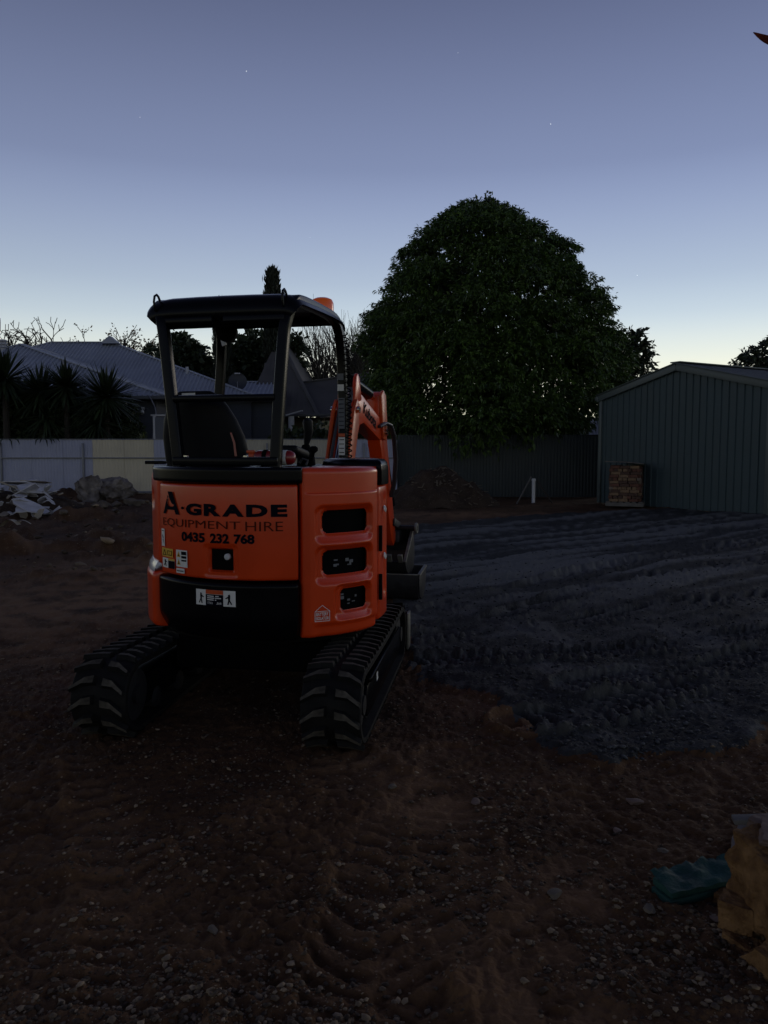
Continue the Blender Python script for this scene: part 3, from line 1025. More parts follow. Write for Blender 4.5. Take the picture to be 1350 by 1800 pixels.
def bare_tree(name, label, loc, H, P, seed, m, group=None, stems=1, lean=.0, leafm=None):
    rng = random.Random(seed)
    t = thing(name, label, 'tree', loc, 0, group)
    mb = MB()
    mb.tube([(0, 0, -.1), (0, 0, H * .16)], [P['r'] * 1.25, P['r']], 8)
    mb.build('trunk', m, t)
    mb = MB()
    ends = []
    for k in range(stems):
        a = 2 * PI * k / stems + rng.random()
        ends += branchy(mb, rng, Vector((0, 0, H * .15)), Vector((math.cos(a) * P['open'], math.sin(a) * P['open'], 1)), H * P['len'], P['r'] * .8, 0, P)
    o = mb.build('limbs', m, t, smooth=False)
    o['kind'] = 'stuff'
    if leafm:
        pos = np.array([tuple(e[0]) for e in ends])
        upv = np.array([tuple(e[1]) for e in ends])
        leaf_cloud('foliage', pos, upv, .22, .06, leafm, seed, t, per=4)
    return t

def outline_crown(name, label, cat, c, prof, depth, n_blob, seed, m, mbark, trunk_h, leaf=(.17, .036), sprays=24, inner=2500, per=9, droop=.45, blob=.75, group=None, skip=None, lift=.45):
    """crown from (z, left, right) profile rows: clumps over its surface, each clump a mass of drooping sprays"""
    rng = np.random.default_rng(seed)
    t = thing(name, label, cat, c, 0, group)
    zs = np.array([p[0] for p in prof])
    ls = np.array([p[1] for p in prof])
    rs = np.array([p[2] for p in prof])
    z0, z1 = zs.min(), zs.max()
    o = np.argsort(zs)
    zs, ls, rs = zs[o], ls[o], rs[o]
    area = np.interp(np.linspace(z0, z1, 200), zs, rs - ls)
    cdf = np.cumsum(area + .4)
    cdf /= cdf[-1]
    def sample(n, rad):
        z = np.interp(rng.random(n), cdf, np.linspace(z0, z1, 200))
        l, r_ = np.interp(z, zs, ls), np.interp(z, zs, rs)
        mid, hw = (l + r_) / 2, (r_ - l) / 2
        a = rng.uniform(0, 2 * PI, n)
        dep = np.minimum(depth, hw * 1.1 + .3)
        return np.stack([mid + hw * rad * np.cos(a), dep * rad * np.sin(a), z], 1), np.stack([np.cos(a) * rad, np.sin(a) * rad, (z - (z0 + z1) / 2) / (z1 - z0) * 1.6], 1)
    B, Nn = sample(n_blob, np.sqrt(rng.uniform(.72, 1.0, n_blob)))
    bs = blob * rng.uniform(.6, 1.25, n_blob)
    B = B - Nn / np.maximum(.3, np.linalg.norm(Nn, axis=1, keepdims=True)) * (bs * .75)[:, None]
    P, U = [], []
    for b, nn, s_ in zip(B, Nn, bs):
        v = rng.normal(0, 1, (sprays, 3))
        v /= np.linalg.norm(v, axis=1, keepdims=True)
        v = v + nn * .55 + np.array([0, 0, lift])
        v /= np.linalg.norm(v, axis=1, keepdims=True)
        P.append(b + v * s_ * rng.uniform(.75, 1.1, (sprays, 1)) * np.array([1, 1, .72]))
        U.append(v * np.array([1, 1, .55]))
    P, U = np.concatenate(P), np.concatenate(U)
    if skip is not None:
        k = skip(P)
        P, U = P[k], U[k]
    leaf_cloud('crown', P, U, leaf[0], leaf[1], m, seed + 1, t, droop=droop, per=per)
    I, UI = sample(inner, np.sqrt(rng.uniform(.02, .75, inner)))
    if skip is not None:
        k = skip(I)
        I, UI = I[k], UI[k]
    leaf_cloud('inner_foliage', I, UI + rng.normal(0, .4, UI.shape), leaf[0] * 1.5, leaf[1] * 2.4, m, seed + 2, t, droop=droop, per=5)
    rr = random.Random(seed)
    mb = MB()
    mx_ = float(np.interp((z0 + z1) / 2, zs, (ls + rs) / 2))
    mb.tube([(mx_ * .4, 0, -.1), (mx_ * .5, 0, trunk_h * .6), (mx_ * .6, .05, trunk_h)], [.035 * (z1) + .06, .03 * z1, .026 * z1], 10)
    mb.build('trunk', mbark, t)
    mb = MB()
    tips, _ = sample(46, np.sqrt(rng.uniform(.4, .85, 46)))
    for q in tips:
        a = Vector((mx_ * .6, 0, trunk_h * rr.uniform(.7, 1.0)))
        b = Vector(q)
        mid = a.lerp(b, .5) + Vector((rr.gauss(0, .15), rr.gauss(0, .15), .35))
        mb.tube([a, a.lerp(mid, .6) + Vector((0, 0, .12)), mid, b], [.012 * z1, .009 * z1, .006 * z1, .012], 5)
    o_ = mb.build('limbs', mbark, t)
    o_['kind'] = 'stuff'
    return t

# the big rounded tree
TY = 27.0
tc_ = at(865, 800, TY)
ROWS = [(341, 846, 868), (352, 826, 884), (372, 782, 896), (400, 744, 958), (430, 716, 1006), (480, 690, 1036), (530, 664, 1082), (575, 632, 1106), (590, 630, 1112), (620, 640, 1128),
        (660, 644, 1136), (700, 646, 1120), (740, 652, 1090), (765, 664, 1062), (786, 690, 1040)]
prof = [(at(l, y + (16 if y < 500 else 6), TY).z, at(l + (3 if y > 500 else (-4 if y > 440 else -12)), y, TY).x - tc_.x, at(rt - (36 if y > 500 else (30 if y > 430 else 6)), y, TY).x - tc_.x) for y, l, rt in ROWS]
def gaps(P):
    # thinner leaf where the evening sky pricks through the middle of the crown
    x, z = P[:, 0], P[:, 2]
    g = np.zeros(len(P))
    for cx, cz, rx, rz, a in ((-1.9, 3.8, .35, 1.1, .5), (-.6, 4.4, .35, 1.0, .45), (1.9, 3.9, .7, .35, .5), (-.6, 3.0, .5, .3, .5), (-1.2, 5.6, .6, .5, .35), (-1.5, 2.9, .8, .3, .4)):
        g = np.maximum(g, a * np.exp(-((x - cx) / rx) ** 2 - ((z - cz) / rz) ** 2))
    return np.random.default_rng(5).random(len(P)) > g * 1.5
outline_crown('round_tree', 'huge dense dark green tree with a rounded crown overhanging the slate fence', 'tree', (tc_.x, TY, 0), prof, 4.7,
              330, 21, M['leaf'], M['bark'], 3.0, leaf=(.145, .021), sprays=84, inner=7000, per=9, droop=.75, blob=.98, skip=gaps, lift=.95)

def crown_px(name, label, Y, rows, seed, n_blob, m=None, leaf=(.2, .05), depth=2.0, trunk=2.5, blob=.5, sprays=14, inner=500, group=None, per=7, cat='tree', droop=.3):
    cx = sum((l + r_) for _, l, r_ in rows) / len(rows) / 2
    c = at(cx, 800, Y)
    pf = [(at(l, y, Y).z, at(l, y, Y).x - c.x, at(r_, y, Y).x - c.x) for y, l, r_ in rows]
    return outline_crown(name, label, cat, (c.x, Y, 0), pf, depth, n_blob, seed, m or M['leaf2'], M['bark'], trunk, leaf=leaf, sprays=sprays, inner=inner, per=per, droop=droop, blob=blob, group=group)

crown_px('loose_tree', 'loose leafy tree peeking out between the big tree and the steel shed', 30,
         [(585, 1112, 1120), (600, 1090, 1126), (630, 1080, 1134), (660, 1070, 1142), (700, 1060, 1140), (760, 1070, 1130)], 31, 60, leaf=(.2, .04), inner=160)
crown_px('leafy_tree', 'rounded leafy tree rising behind the left house, seen through the canopy window', 46,
         [(596, 306, 312), (604, 296, 336), (620, 288, 358), (640, 284, 364), (660, 288, 372), (690, 300, 380), (730, 320, 400)], 32, 85, leaf=(.34, .075), blob=.75, inner=300, group='leafy trees behind the houses')
crown_px('leafy_tree', 'ragged leafy tree behind the satellite dish, between the two slender cypresses', 45,
         [(586, 441, 446), (600, 434, 460), (616, 412, 470), (640, 402, 476), (676, 396, 482), (720, 396, 486), (770, 400, 480)], 33, 95, leaf=(.34, .075), blob=.7, inner=500, group='leafy trees behind the houses')
crown_px('leafy_tree', 'narrow leafy tree just right of the tall cypress by the grey roof', 44,
         [(596, 508, 514), (608, 500, 528), (640, 494, 526), (680, 490, 516), (740, 486, 510)], 34, 36, leaf=(.32, .07), blob=.5, inner=150, group='leafy trees behind the houses')
crown_px('leafy_tree', 'small wispy tree over the roof at the left of the canopy post', 50,
         [(610, 268, 276), (620, 262, 284), (634, 258, 292), (650, 272, 300)], 35, 14, leaf=(.30, .06), blob=.42, inner=10, group='leafy trees behind the houses', sprays=8)
crown_px('gum_tree', 'tree at the right frame edge showing one leafy bough over the shed roof', 34,
         [(596, 1362, 1420), (612, 1336, 1440), (626, 1312, 1460), (638, 1302, 1480), (652, 1318, 1490), (690, 1370, 1480)], 36, 60, leaf=(.26, .05), blob=.5, inner=60, sprays=12)

def cypress(label, px0, px1, ytop, Y, seed, lean=0.0):
    c = at((px0 + px1) / 2, 800, Y)
    H = at(px0, ytop, Y).z
    hw = (px1 - px0) / 2 * Y / 1350
    rng = np.random.default_rng(seed)
    t = thing('cypress', label, 'tree', (c.x, Y, 0), 0, 'slender cypresses behind the canopy')
    n = 2600
    z = rng.uniform(.3, H, n)
    w = hw * np.clip(np.minimum(1, (H - z) / (H * .16)) ** .6, .05, 1) * (1 + .14 * pn(z * 1.3, z * 0, seed))
    a = rng.uniform(0, 2 * PI, n)
    rad = np.sqrt(rng.uniform(.25, 1, n))
    P = np.stack([w * rad * np.cos(a) + lean * np.maximum(0, z - H + 1.2) ** 2, w * rad * np.sin(a), z - .2], 1)
    U = np.stack([np.cos(a) * .22, np.sin(a) * .22, np.ones(n)], 1)
    leaf_cloud('crown', P, U, .42, .05, M['cyp'], seed, t, droop=-.35, per=6, spread=.42)
    MB().tube([(0, 0, -.1), (0, 0, H * .9)], [.16, .04], 8).build('trunk', M['bark'], t)
cypress('tall pencil cypress rising above the canopy roof, right of the dish', 472, 493, 484, 40, 41)
cypress('second slender cypress behind the round work lamp, hidden above by the roof', 385, 403, 540, 40.5, 42, .0)

POP = dict(jit=.05, up=.055, taper=.35, depth=2, kids=[22, 8], ang=[(14, 30), (12, 28)], ratio=.55, rmin=.008, r=.15, open=.42, len=.62)
POP['from'] = .12
for k, (px, yt, Y, lab, st) in enumerate(((592, 548, 47, 'bare vase shaped tree between the canopy posts and the grey roof', 6), (562, 596, 49, 'smaller bare tree left of the vase shaped one', 4), (640, 545, 48, 'bare upright tree showing beside the big tree, above the boom', 6))):
    p = at(px, 800, Y)
    bare_tree('bare_tree', lab, (p.x, Y, 0), at(px, yt, Y).z * 1.02, POP, 51 + k, M['bark_pale'], 'leafless trees behind the grey roof', stems=st)
PL = dict(jit=.22, up=.05, taper=.55, depth=3, kids=[4, 4, 3], ang=[(30, 60), (30, 60), (25, 55)], ratio=.62, rmin=.022, r=.26, open=.55, len=.62)
PL['from'] = .45
for k, (px, yt, Y, lab, lf) in enumerate(((2, 556, 50, 'bare pollarded tree left of the metal flue', None), (62, 566, 52, 'bare twiggy tree over the front hip roof', None), (115, 574, 52, 'bare twiggy tree over the main ridge', None),
                                          (150, 576, 53, 'twiggy tree with a few leaves left over the ridge', None), (185, 584, 52, 'half bare tree with rusty brown leaves over the ridge', 'rust_leaf'), (222, 602, 55, 'small bare tree low behind the roof hip', 'rust_leaf'))):
    p = at(px, 800, Y)
    bare_tree('pollard_tree', lab, (p.x, Y, 0), at(px, yt, Y).z * 1.05, PL, 61 + k, M['bark'], 'leafless trees behind the left house', stems=5, leafm=M[lf] if lf else None)

# yuccas behind the pale fence
def blades(name, m, c, n, L, w, seed, parent, lo=-.5, hi=1.0, droopy=.25):
    rng = random.Random(seed)
    Vv, Ff, T = [], [], []
    for k in range(n):
        a = rng.uniform(0, 2 * PI)
        el = math.asin(rng.uniform(lo, hi))
        d = Vector((math.cos(a) * math.cos(el), math.sin(a) * math.cos(el), math.sin(el)))
        s = Vector((-math.sin(a), math.cos(a), 0))
        ll = L * rng.uniform(.75, 1.1)
        up = s.cross(d)
        i0 = len(Vv)
        tn = rng.random()
        bend = droopy * (1.2 if el < .2 else .4)
        for f, ww in ((0, .6), (.35, 1.0), (.7, .75), (1, .04)):
            p = Vector(c) + d * ll * f - Vector((0, 0, 1)) * bend * ll * f * f * .5
            Vv += [p - s * w * ww, p - up * w * .5 * ww, p + s * w * ww]
            T += [tn] * 3
        for q in range(3):
            b = i0 + q * 3
            Ff += [(b, b + 1, b + 4, b + 3), (b + 1, b + 2, b + 5, b + 4)]
    o = inst(name, np_mesh(name, np.array([tuple(v) for v in Vv]), np.array(Ff), m, attr={'tint': T}), parent)
    o['kind'] = 'stuff'
    return o
for k, (px, py, Y, L, lab) in enumerate(((8, 668, 26.0, .92, 'yucca at the left frame edge, its spiky head above the pale fence'), (72, 690, 26.4, .85, 'yucca with two merged spiky heads, second from the left'),
                                         (116, 682, 26.2, .80, 'yucca in the middle of the row, leaning on its neighbour'), (186, 700, 26.0, 1.0, 'yucca at the right of the row with a wide open head, before the house wall'))):
    p = at(px, py, Y)
    t = thing('yucca', lab, 'plant', (p.x, Y, 0), 0, 'yuccas behind the pale fence')
    MB().tube([(.05, .1, -.1), (0, 0, p.z * .5), (0, 0, p.z)], [.14, .11, .09], 8).build('trunk', M['bark'], t)
    blades('foliage', M['yucca'], (0, 0, p.z), 230, L * 1.3, .046, 71 + k, t, -.75, 1.0, .3)
    if k in (1, 3):
        blades('lower_foliage', M['yucca'], (.25 * (1 if k == 1 else -1), -.2, p.z - .85), 130, L * 1.15, .032, 81 + k, t, -.8, .9, .4)
# the dark shrubs under them
for k, (x0, x1, y0, lab) in enumerate(((-60, 90, 676, 'dark dense shrub under the left yuccas, behind the fence'), (60, 172, 690, 'dark dense shrub under the middle yuccas, behind the fence'), (140, 244, 704, 'dark dense shrub against the house wall under the wide yucca'))):
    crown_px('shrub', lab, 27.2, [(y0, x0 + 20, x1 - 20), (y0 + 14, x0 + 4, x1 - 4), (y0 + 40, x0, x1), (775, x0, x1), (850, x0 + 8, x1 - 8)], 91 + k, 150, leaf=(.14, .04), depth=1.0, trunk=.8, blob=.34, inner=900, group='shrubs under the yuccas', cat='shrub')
p = at(252, 772, 24.7)
t = thing('spiky_plant', 'small yellow-green spiky plant poking over the fence cap near the white screen', 'plant', (p.x, 24.7, 0))
MB().tube([(0, 0, -.05), (0, 0, p.z - .05)], [.05, .04], 8).build('stem', M['bark'], t)
blades('foliage', M['spike'], (0, 0, p.z - .1), 60, .42, .014, 99, t, .0, 1.0, .3)
# long dead yucca blades hanging over the fence
for k, (px, py, s) in enumerate(((10, 786, 1), (72, 780, .8), (80, 784, .6))):
    p = at(px, 770, 23.9)
    bl = MB()
    for a, L, dx in ((0, .30, -.06), (1, .36, .10), (2, .22, .2)):
        q = Vector((p.x + dx, 23.88, 1.86))
        bl.grid([[q + Vector((-.02, 0, 0)), q + Vector((.02, 0, 0))], [q + Vector((dx - .02, -.06, -L * .3 * s)), q + Vector((dx + .03, -.05, -L * .3 * s))], [q + Vector((dx * 1.4, -.08, -L * s)), q + Vector((dx * 1.4 + .004, -.08, -L * s))]])
    o = bl.build('hanging_blade', M['yucca'], None)
    tag(o, ['dry yucca blades hanging over the fence cap at the far left', 'dry yucca blades hanging over the fence below the second yucca', 'short dry blade beside the second hanging clump'][k], 'leaf', 'dry blades over the fence')

# dark belt of garden trees that closes the gaps low between the houses
for k, (x0, x1, y0, Y, lab) in enumerate(((690, 1060, 742, 33, 'low dark hedge behind the slate fence under the big tree'), (470, 700, 752, 27.5, 'low dark hedge behind the pale fence by the grey roofed house'))):
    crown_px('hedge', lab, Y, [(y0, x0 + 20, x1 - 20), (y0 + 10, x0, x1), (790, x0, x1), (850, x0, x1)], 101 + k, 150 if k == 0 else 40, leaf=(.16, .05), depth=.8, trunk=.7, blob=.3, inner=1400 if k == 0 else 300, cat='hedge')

# ------------------------------------------------------------------ the excavator
EX = thing('mini_excavator', 'orange and black mini excavator with an open canopy, seen from behind', 'excavator', (-.65, 4.85, 0), R_(-12))
XU = Matrix.Translation((-.035, -.19, 0)) @ Matrix.Rotation(R_(3.7), 4, 'Z')     # undercarriage stands a little askew below
XB = Matrix.Translation((.05, 1.0, 0)) @ Matrix.Rotation(R_(-2.5), 4, 'Z') @ Matrix.Translation((0, -1.0, 0))

def body_outline():
    P = [(.40, .30), (.55, .22), (.635, .1), (.68, -.05), (.685, -.2), (.665, -.35), (.61, -.47), (.51, -.585)]
    for t in range(28, -71, -7):
        P.append((.775 * math.sin(R_(t)), -.775 * math.cos(R_(t))))
    P += [(-.745, -.1), (-.745, .25), (-.745, .6)]
    P = np.array(P)
    out = []
    for i in range(len(P) - 1):
        p0, p1, p2, p3 = P[max(i - 1, 0)], P[i], P[i + 1], P[min(i + 2, len(P) - 1)]
        for t in np.linspace(0, 1, 24, endpoint=False):
            out.append(.5 * ((2 * p1) + (-p0 + p2) * t + (2 * p0 - 5 * p1 + 4 * p2 - p3) * t * t + (-p0 + 3 * p1 - 3 * p2 + p3) * t ** 3))
    out.append(P[-1])
    return np.array(out)
BO = body_outline()
BS = np.r_[0, np.cumsum(np.linalg.norm(np.diff(BO, axis=0), axis=1))]

def bp(s, off=0.0):
    x, y = np.interp(s, BS, BO[:, 0]), np.interp(s, BS, BO[:, 1])
    x2, y2 = np.interp(s + .01, BS, BO[:, 0]), np.interp(s + .01, BS, BO[:, 1])
    x1, y1 = np.interp(s - .01, BS, BO[:, 0]), np.interp(s - .01, BS, BO[:, 1])
    tx, ty = x2 - x1, y2 - y1
    L = np.hypot(tx, ty) + 1e-9
    nx, ny = -ty / L, tx / L
    # outline runs right - rear - left, so the outside is to the right hand of travel
    if np.ndim(s) == 0 and (nx * x + ny * y) < 0: nx, ny = -nx, -ny
    if np.ndim(s) > 0:
        fl_ = np.where(nx * x + ny * y < 0, -1, 1)
        nx, ny = nx * fl_, ny * fl_
    return x + nx * off, y + ny * off, nx, ny

def lin(a, b, n, fine=.03, k=6):
    """spacing refined at both ends"""
    t = np.concatenate([np.linspace(0, fine, k, endpoint=False), np.linspace(fine, (b - a) - fine, max(2, n)), (b - a) - np.linspace(fine, 0, k, endpoint=False)[1:], [b - a]])
    return a + np.unique(np.clip(t, 0, b - a).round(5))

def skin(name, s0, s1, z0, z1, m, off=0.0, r=.018, depth=.06, ns=40, nz=24, rel=None, hole=None, parent=None, r_top=None, bow=0.0):
    """a curved body panel that follows the tail of the machine, edges rounded, thickness turned in"""
    ss, zz = lin(s0, s1, ns, r), lin(z0, z1, nz, r)
    Sg, Zg = np.meshgrid(ss, zz, indexing='ij')
    d = np.minimum(Sg - s0, s1 - Sg)
    def roll(dd, rr): return np.where(dd < rr, rr - np.sqrt(np.maximum(0, rr * rr - (rr - np.clip(dd, 0, rr)) ** 2)), 0)
    o = off - roll(d, r) - roll(Zg - z0, r) - roll(z1 - Zg, r_top or r)
    o = o + bow * (1 - ((Zg - z0) / (z1 - z0) * 2 - 1) ** 2)
    if rel is not None: o = o + rel(Sg, Zg)
    X, Y, nx, ny = bp(Sg.ravel())
    X, Y = X + nx * o.ravel(), Y + ny * o.ravel()
    n, k = Sg.shape
    V = np.stack([X, Y, Zg.ravel()], 1)
    ii = np.arange(n * k).reshape(n, k)
    F = np.stack([ii[:-1, :-1], ii[1:, :-1], ii[1:, 1:], ii[:-1, 1:]], -1).reshape(-1, 4)
    if hole is not None:
        cs, cz = (Sg[:-1, :-1] + Sg[1:, 1:]) / 2, (Zg[:-1, :-1] + Zg[1:, 1:]) / 2
        F = F[~hole(cs, cz).ravel()]
    # turned in rim
    loop = np.concatenate([ii[:, 0], ii[-1, 1:], ii[-2::-1, -1], ii[0, -2:0:-1]])
    inn = V[loop].copy()
    _, _, lx, ly = bp(Sg.ravel()[loop])
    inn[:, 0] -= lx * depth
    inn[:, 1] -= ly * depth
    b0 = len(V)
    V = np.concatenate([V, inn])
    L = len(loop)
    q = np.arange(L)
    F = np.concatenate([F, np.stack([loop, b0 + q, b0 + (q + 1) % L, np.roll(loop, -1)], 1)])
    me = np_mesh(name, V, F, m, smooth=True)
    bm = bmesh.new()
    bm.from_mesh(me)
    bmesh.ops.recalc_face_normals(bm, faces=bm.faces[:])
    f0 = max(bm.faces, key=lambda f: f.calc_center_median().length)
    c = f0.calc_center_median()
    if f0.normal.x * c.x + f0.normal.y * c.y < 0:
        bmesh.ops.reverse_faces(bm, faces=bm.faces[:])
    bm.to_mesh(me)
    bm.free()
    me.set_sharp_from_angle(angle=R_(50))
    return inst(name, me, parent or EX)

def rrect(S, Z, s0, s1, z0, z1, r):
    """signed distance to a rounded rectangle, negative inside"""
    cx, cz = (s0 + s1) / 2, (z0 + z1) / 2
    qx = np.abs(S - cx) - (s1 - s0) / 2 + r
    qz = np.abs(Z - cz) - (z1 - z0) / 2 + r
    return np.hypot(np.maximum(qx, 0), np.maximum(qz, 0)) + np.minimum(np.maximum(qx, qz), 0) - r

# inner hull that everything is bolted to
poly = [tuple(np.array(bp(s, -.07)[:2])) for s in np.linspace(.02, BS[-1] - .02, 60)] + [(-.6, .78), (.35, .78)]
MB().prism(poly, ((0, 0, .44), (1, 0, 0), (0, 1, 0), (0, 0, 1)), .86).build('chassis', M['matte'], EX, smooth=False)

SEAM = 1.252
# bonnet with lock recess
def rel_b(S, Z):
    d = rrect(S, Z, 1.615, 1.768, .838, .972, .012)
    o = np.where(d < 0, -.028 * sstep(0, -.012, d), 0)
    d2 = rrect(S, Z, 1.585, 1.798, .80, .995, .03)
    return o - .007 * sstep(.0, -.02, d2)
bonnet = skin('bonnet', SEAM + .012, 2.195, .795, 1.312, M['orange'], 0.004, .016, ns=150, nz=90, rel=rel_b, bow=.006)
def on_body(s, z, off, a=0, b=0):
    x, y, nx, ny = bp(s, off)
    return Vector((x, y, z))
def plate(name, s0, s1, z0, z1, off, m, parent, th=.003, n=6):
    """thin flat print lying on the curved body"""
    mb = MB()
    sN = np.linspace(s1, s0, n)
    mb.grid([[on_body(s, z0, off + th) for s in sN], [on_body(s, z1, off + th) for s in sN]])
    return mb.build(name, m, parent, smooth=False)
lk = plate('lock_plate', 1.625, 1.758, .848, .962, -.021, M['matte'], bonnet)
x_, y_, nx_, ny_ = bp(1.655, -.018)
MB().lathe([(.0, 0), (.017, 0), (.017, .016), (.012, .019), (.0, .019)][1:4], (x_, y_, .923), (nx_, ny_, 0), 18).build('lock', M['pvc'], lk)

# counterweight under it
def rel_c(S, Z):
    return -.05 * sstep(.60, .45, Z) ** 1.5 - .018 * sstep(.02, .0, np.abs(Z - .735) - .001) * 0 - .03 * sstep(.08, 0, S - SEAM) * sstep(.5, .75, Z) * 0
cw = skin('counterweight', SEAM + .008, 2.225, .455, .782, M['black'], .018, .03, depth=.09, ns=60, nz=40, rel=rel_c, r_top=.022)

# right cover with three vents
VENTS = [(.806, 1.131, 1.040, 1.172, .035), (.806, 1.131, .812, .952, .035), (.82, 1.023, .604, .735, .035)]
def rel_r(S, Z):
    o = np.zeros(S.shape)
    for s0, s1, z0, z1, r in VENTS:
        d = rrect(S, Z, s0, s1, z0, z1, r)
        big = rrect(S, Z, s0 - .015, s1 + .05, z0 - .058, z1 + .03, .05)
        o -= .020 * sstep(.0, -.022, big)
        # the sill below each opening runs out in a ramp
        ramp = sstep(z0 - .05, z0 - .004, Z)
        o += .014 * (1 - ramp) * (big < 0) * sstep(.0, -.02, big)
        o -= .014 * sstep(.010, -.002, d)
    o += .010 * sstep(1.268, 1.262, Z) * sstep(.72, .75, S) * sstep(1.235, 1.20, S)
    o -= .012 * sstep(.56, .53, Z) * sstep(1.20, 1.14, S)
    return o
def hole_r(S, Z):
    h = np.zeros(S.shape, bool)
    for s0, s1, z0, z1, r in VENTS:
        h |= rrect(S, Z, s0, s1, z0, z1, r) < -.004
    return h
rc_ = skin('side_cover', .700, SEAM - .004, .475, 1.402, M['orange'], .010, .022, ns=110, nz=190, rel=rel_r, hole=hole_r, r_top=.03)
for s0, s1, z0, z1, r in VENTS:
    g = plate('vent_screen', s0 - .02, s1 + .02, z0 - .02, z1 + .02, -.045, M['matte'], rc_, n=10)
    for dz in (.03,):
        pass
# pale gear seen through the lower two openings
_rv = random.Random(4)
for s0, s1, z0, z1, nm, cnt in ((.90, 1.05, .850, .895, 'radiator_tag', 7), (.88, .99, .62, .70, 'battery_clamp', 6)):
    for q in range(cnt):
        a_, c_ = _rv.uniform(s0, s1), _rv.uniform(z0, z1)
        plate(nm, a_, a_ + _rv.uniform(.010, .03), c_, c_ + _rv.uniform(.005, .02), -.038 + .001 * q, M['grey_boot'], rc_, n=2)
# corner cover further forward, with hinges and two small clips
cc = skin('corner_cover', .06, .692, .50, 1.30, M['orange'], .010, .022, ns=50, nz=40, r_top=.04,
          rel=lambda S, Z: -.014 * sstep(.0, -.02, rrect(S, Z, .50, .60, .62, 1.24, .03)))
for z_ in (.985, .70):
    x_, y_, nx_, ny_ = bp(.695, .022)
    MB().tube([(x_, y_, z_ - .075), (x_, y_, z_ + .075)], .011, 8).build('hinge', M['matte'], rc_)
for z_ in (1.15, .87):
    x_, y_, nx_, ny_ = bp(.60, .016)
    MB().lathe([(.018, 0), (.022, .006), (.014, .012)], (x_, y_, z_), (nx_, ny_, .2), 12).build('clip', M['lens'], cc)
# left covers
skin('left_cover', 2.205, 3.1, .835, 1.395, M['orange'], .008, .03, ns=50, nz=30, r_top=.06,
     rel=lambda S, Z: -.02 * sstep(.0, -.02, rrect(S, Z, 2.30, 2.40, 1.16, 1.27, .03)))
sc_ = skin('step_cover', 2.215, 3.05, .47, .80, M['orange'], .045, .035, ns=50, nz=30)
MB().grid([[on_body(s, z, o) for s in np.linspace(2.23, 2.55, 9)] for z, o in ((.795, .035), (.825, .03), (.852, .012), (.86, -.02))]).build('side_lamp', M['lens'], EX)

# ledge at the canopy foot, decks
ledge = skin('ledge', SEAM - .012, 2.30, 1.318, 1.405, M['black'], .016, .018, ns=60, nz=8)
poly = [tuple(bp(s, .0)[:2]) for s in np.linspace(SEAM - .01, 2.9, 40)] + [(-.74, .4), (.30, .4), (.34, -.3)]
MB().prism([(float(a), float(b)) for a, b in poly], ((0, 0, 1.355), (1, 0, 0), (0, 1, 0), (0, 0, 1)), .047).build('deck', M['black'], EX, bevel=.006)
poly = [tuple(bp(s, -.012)[:2]) for s in np.linspace(.25, SEAM - .02, 40)] + [(.33, -.35), (.27, .2)]
MB().prism([(float(a), float(b)) for a, b in poly], ((0, 0, 1.30), (1, 0, 0), (0, 1, 0), (0, 0, 1)), .103).build('right_deck', M['orange'], EX, bevel=.008)
# black hood on the right front corner
poly = [tuple(bp(s, .022)[:2]) for s in np.linspace(.03, .675, 34)] + [(.47, -.20), (.28, -.04), (.26, .30)]
mb = MB()
rings = []
cx_, cy_ = .46, .05
for k, (zz, f) in enumerate(((1.295, 1.0), (1.375, 1.0), (1.405, .985), (1.428, .95), (1.441, .88), (1.446, .70))):
    rings.append([(cx_ + (a - cx_) * f, cy_ + (b - cy_) * f, zz) for a, b in poly] + [(cx_ + (poly[0][0] - cx_) * f, cy_ + (poly[0][1] - cy_) * f, zz)])
mb.grid(rings)
mb.add(rings[-1][:-1], [tuple(range(len(poly)))])
mb.build('corner_hood', M['black'], EX, angle=60)

# writing on the bonnet
def text_mesh(body, size, bold=0.0):
    cu = bpy.data.curves.new('lettering', 'FONT')
    cu.body = body
    cu.size = size
    cu.offset = bold
    cu.resolution_u = 3
    ob = bpy.data.objects.new('lettering', cu)
    C.objects.link(ob)
    dg = bpy.context.evaluated_depsgraph_get()
    me = bpy.data.meshes.new_from_object(ob.evaluated_get(dg))
    bpy.data.objects.remove(ob)
    bm = bmesh.new()
    bm.from_mesh(me)
    bmesh.ops.triangulate(bm, faces=bm.faces[:])
    bm.to_mesh(me)
    bm.free()
    V = np.array([v.co[:2] for v in me.vertices])
    F = [tuple(p.vertices) for p in me.polygons]
    bpy.data.meshes.remove(me)
    V[:, 0] -= V[:, 0].min()
    V[:, 1] -= V[:, 1].min()
    return V / np.array([max(1e-6, V[:, 0].max()), max(1e-6, V[:, 1].max())]), F

def letter(body, s_left, s_right, z0, z1, off, m, parent, bold=0.0, name='lettering'):
    V, F = text_mesh(body, 1.0, bold)
    pts = [on_body(s_left + (s_right - s_left) * u, z0 + (z1 - z0) * v, off) for u, v in V]
    mb = MB().add(pts, F)
    return mb.build(name, m, parent, smooth=False)

def shape(poly, s_left, s_right, z0, z1, off, m, parent, name='emblem'):
    mb = MB()
    pts = [on_body(s_left + (s_right - s_left) * u, z0 + (z1 - z0) * v, off) for u, v in poly]
    mb.add(pts, [tuple(range(len(pts)))])
    me = mb.mesh(name, m, smooth=False)
    bm = bmesh.new()
    bm.from_mesh(me)
    bmesh.ops.triangulate(bm, faces=bm.faces[:])
    bm.to_mesh(me)
    bm.free()
    return inst(name, me, parent)

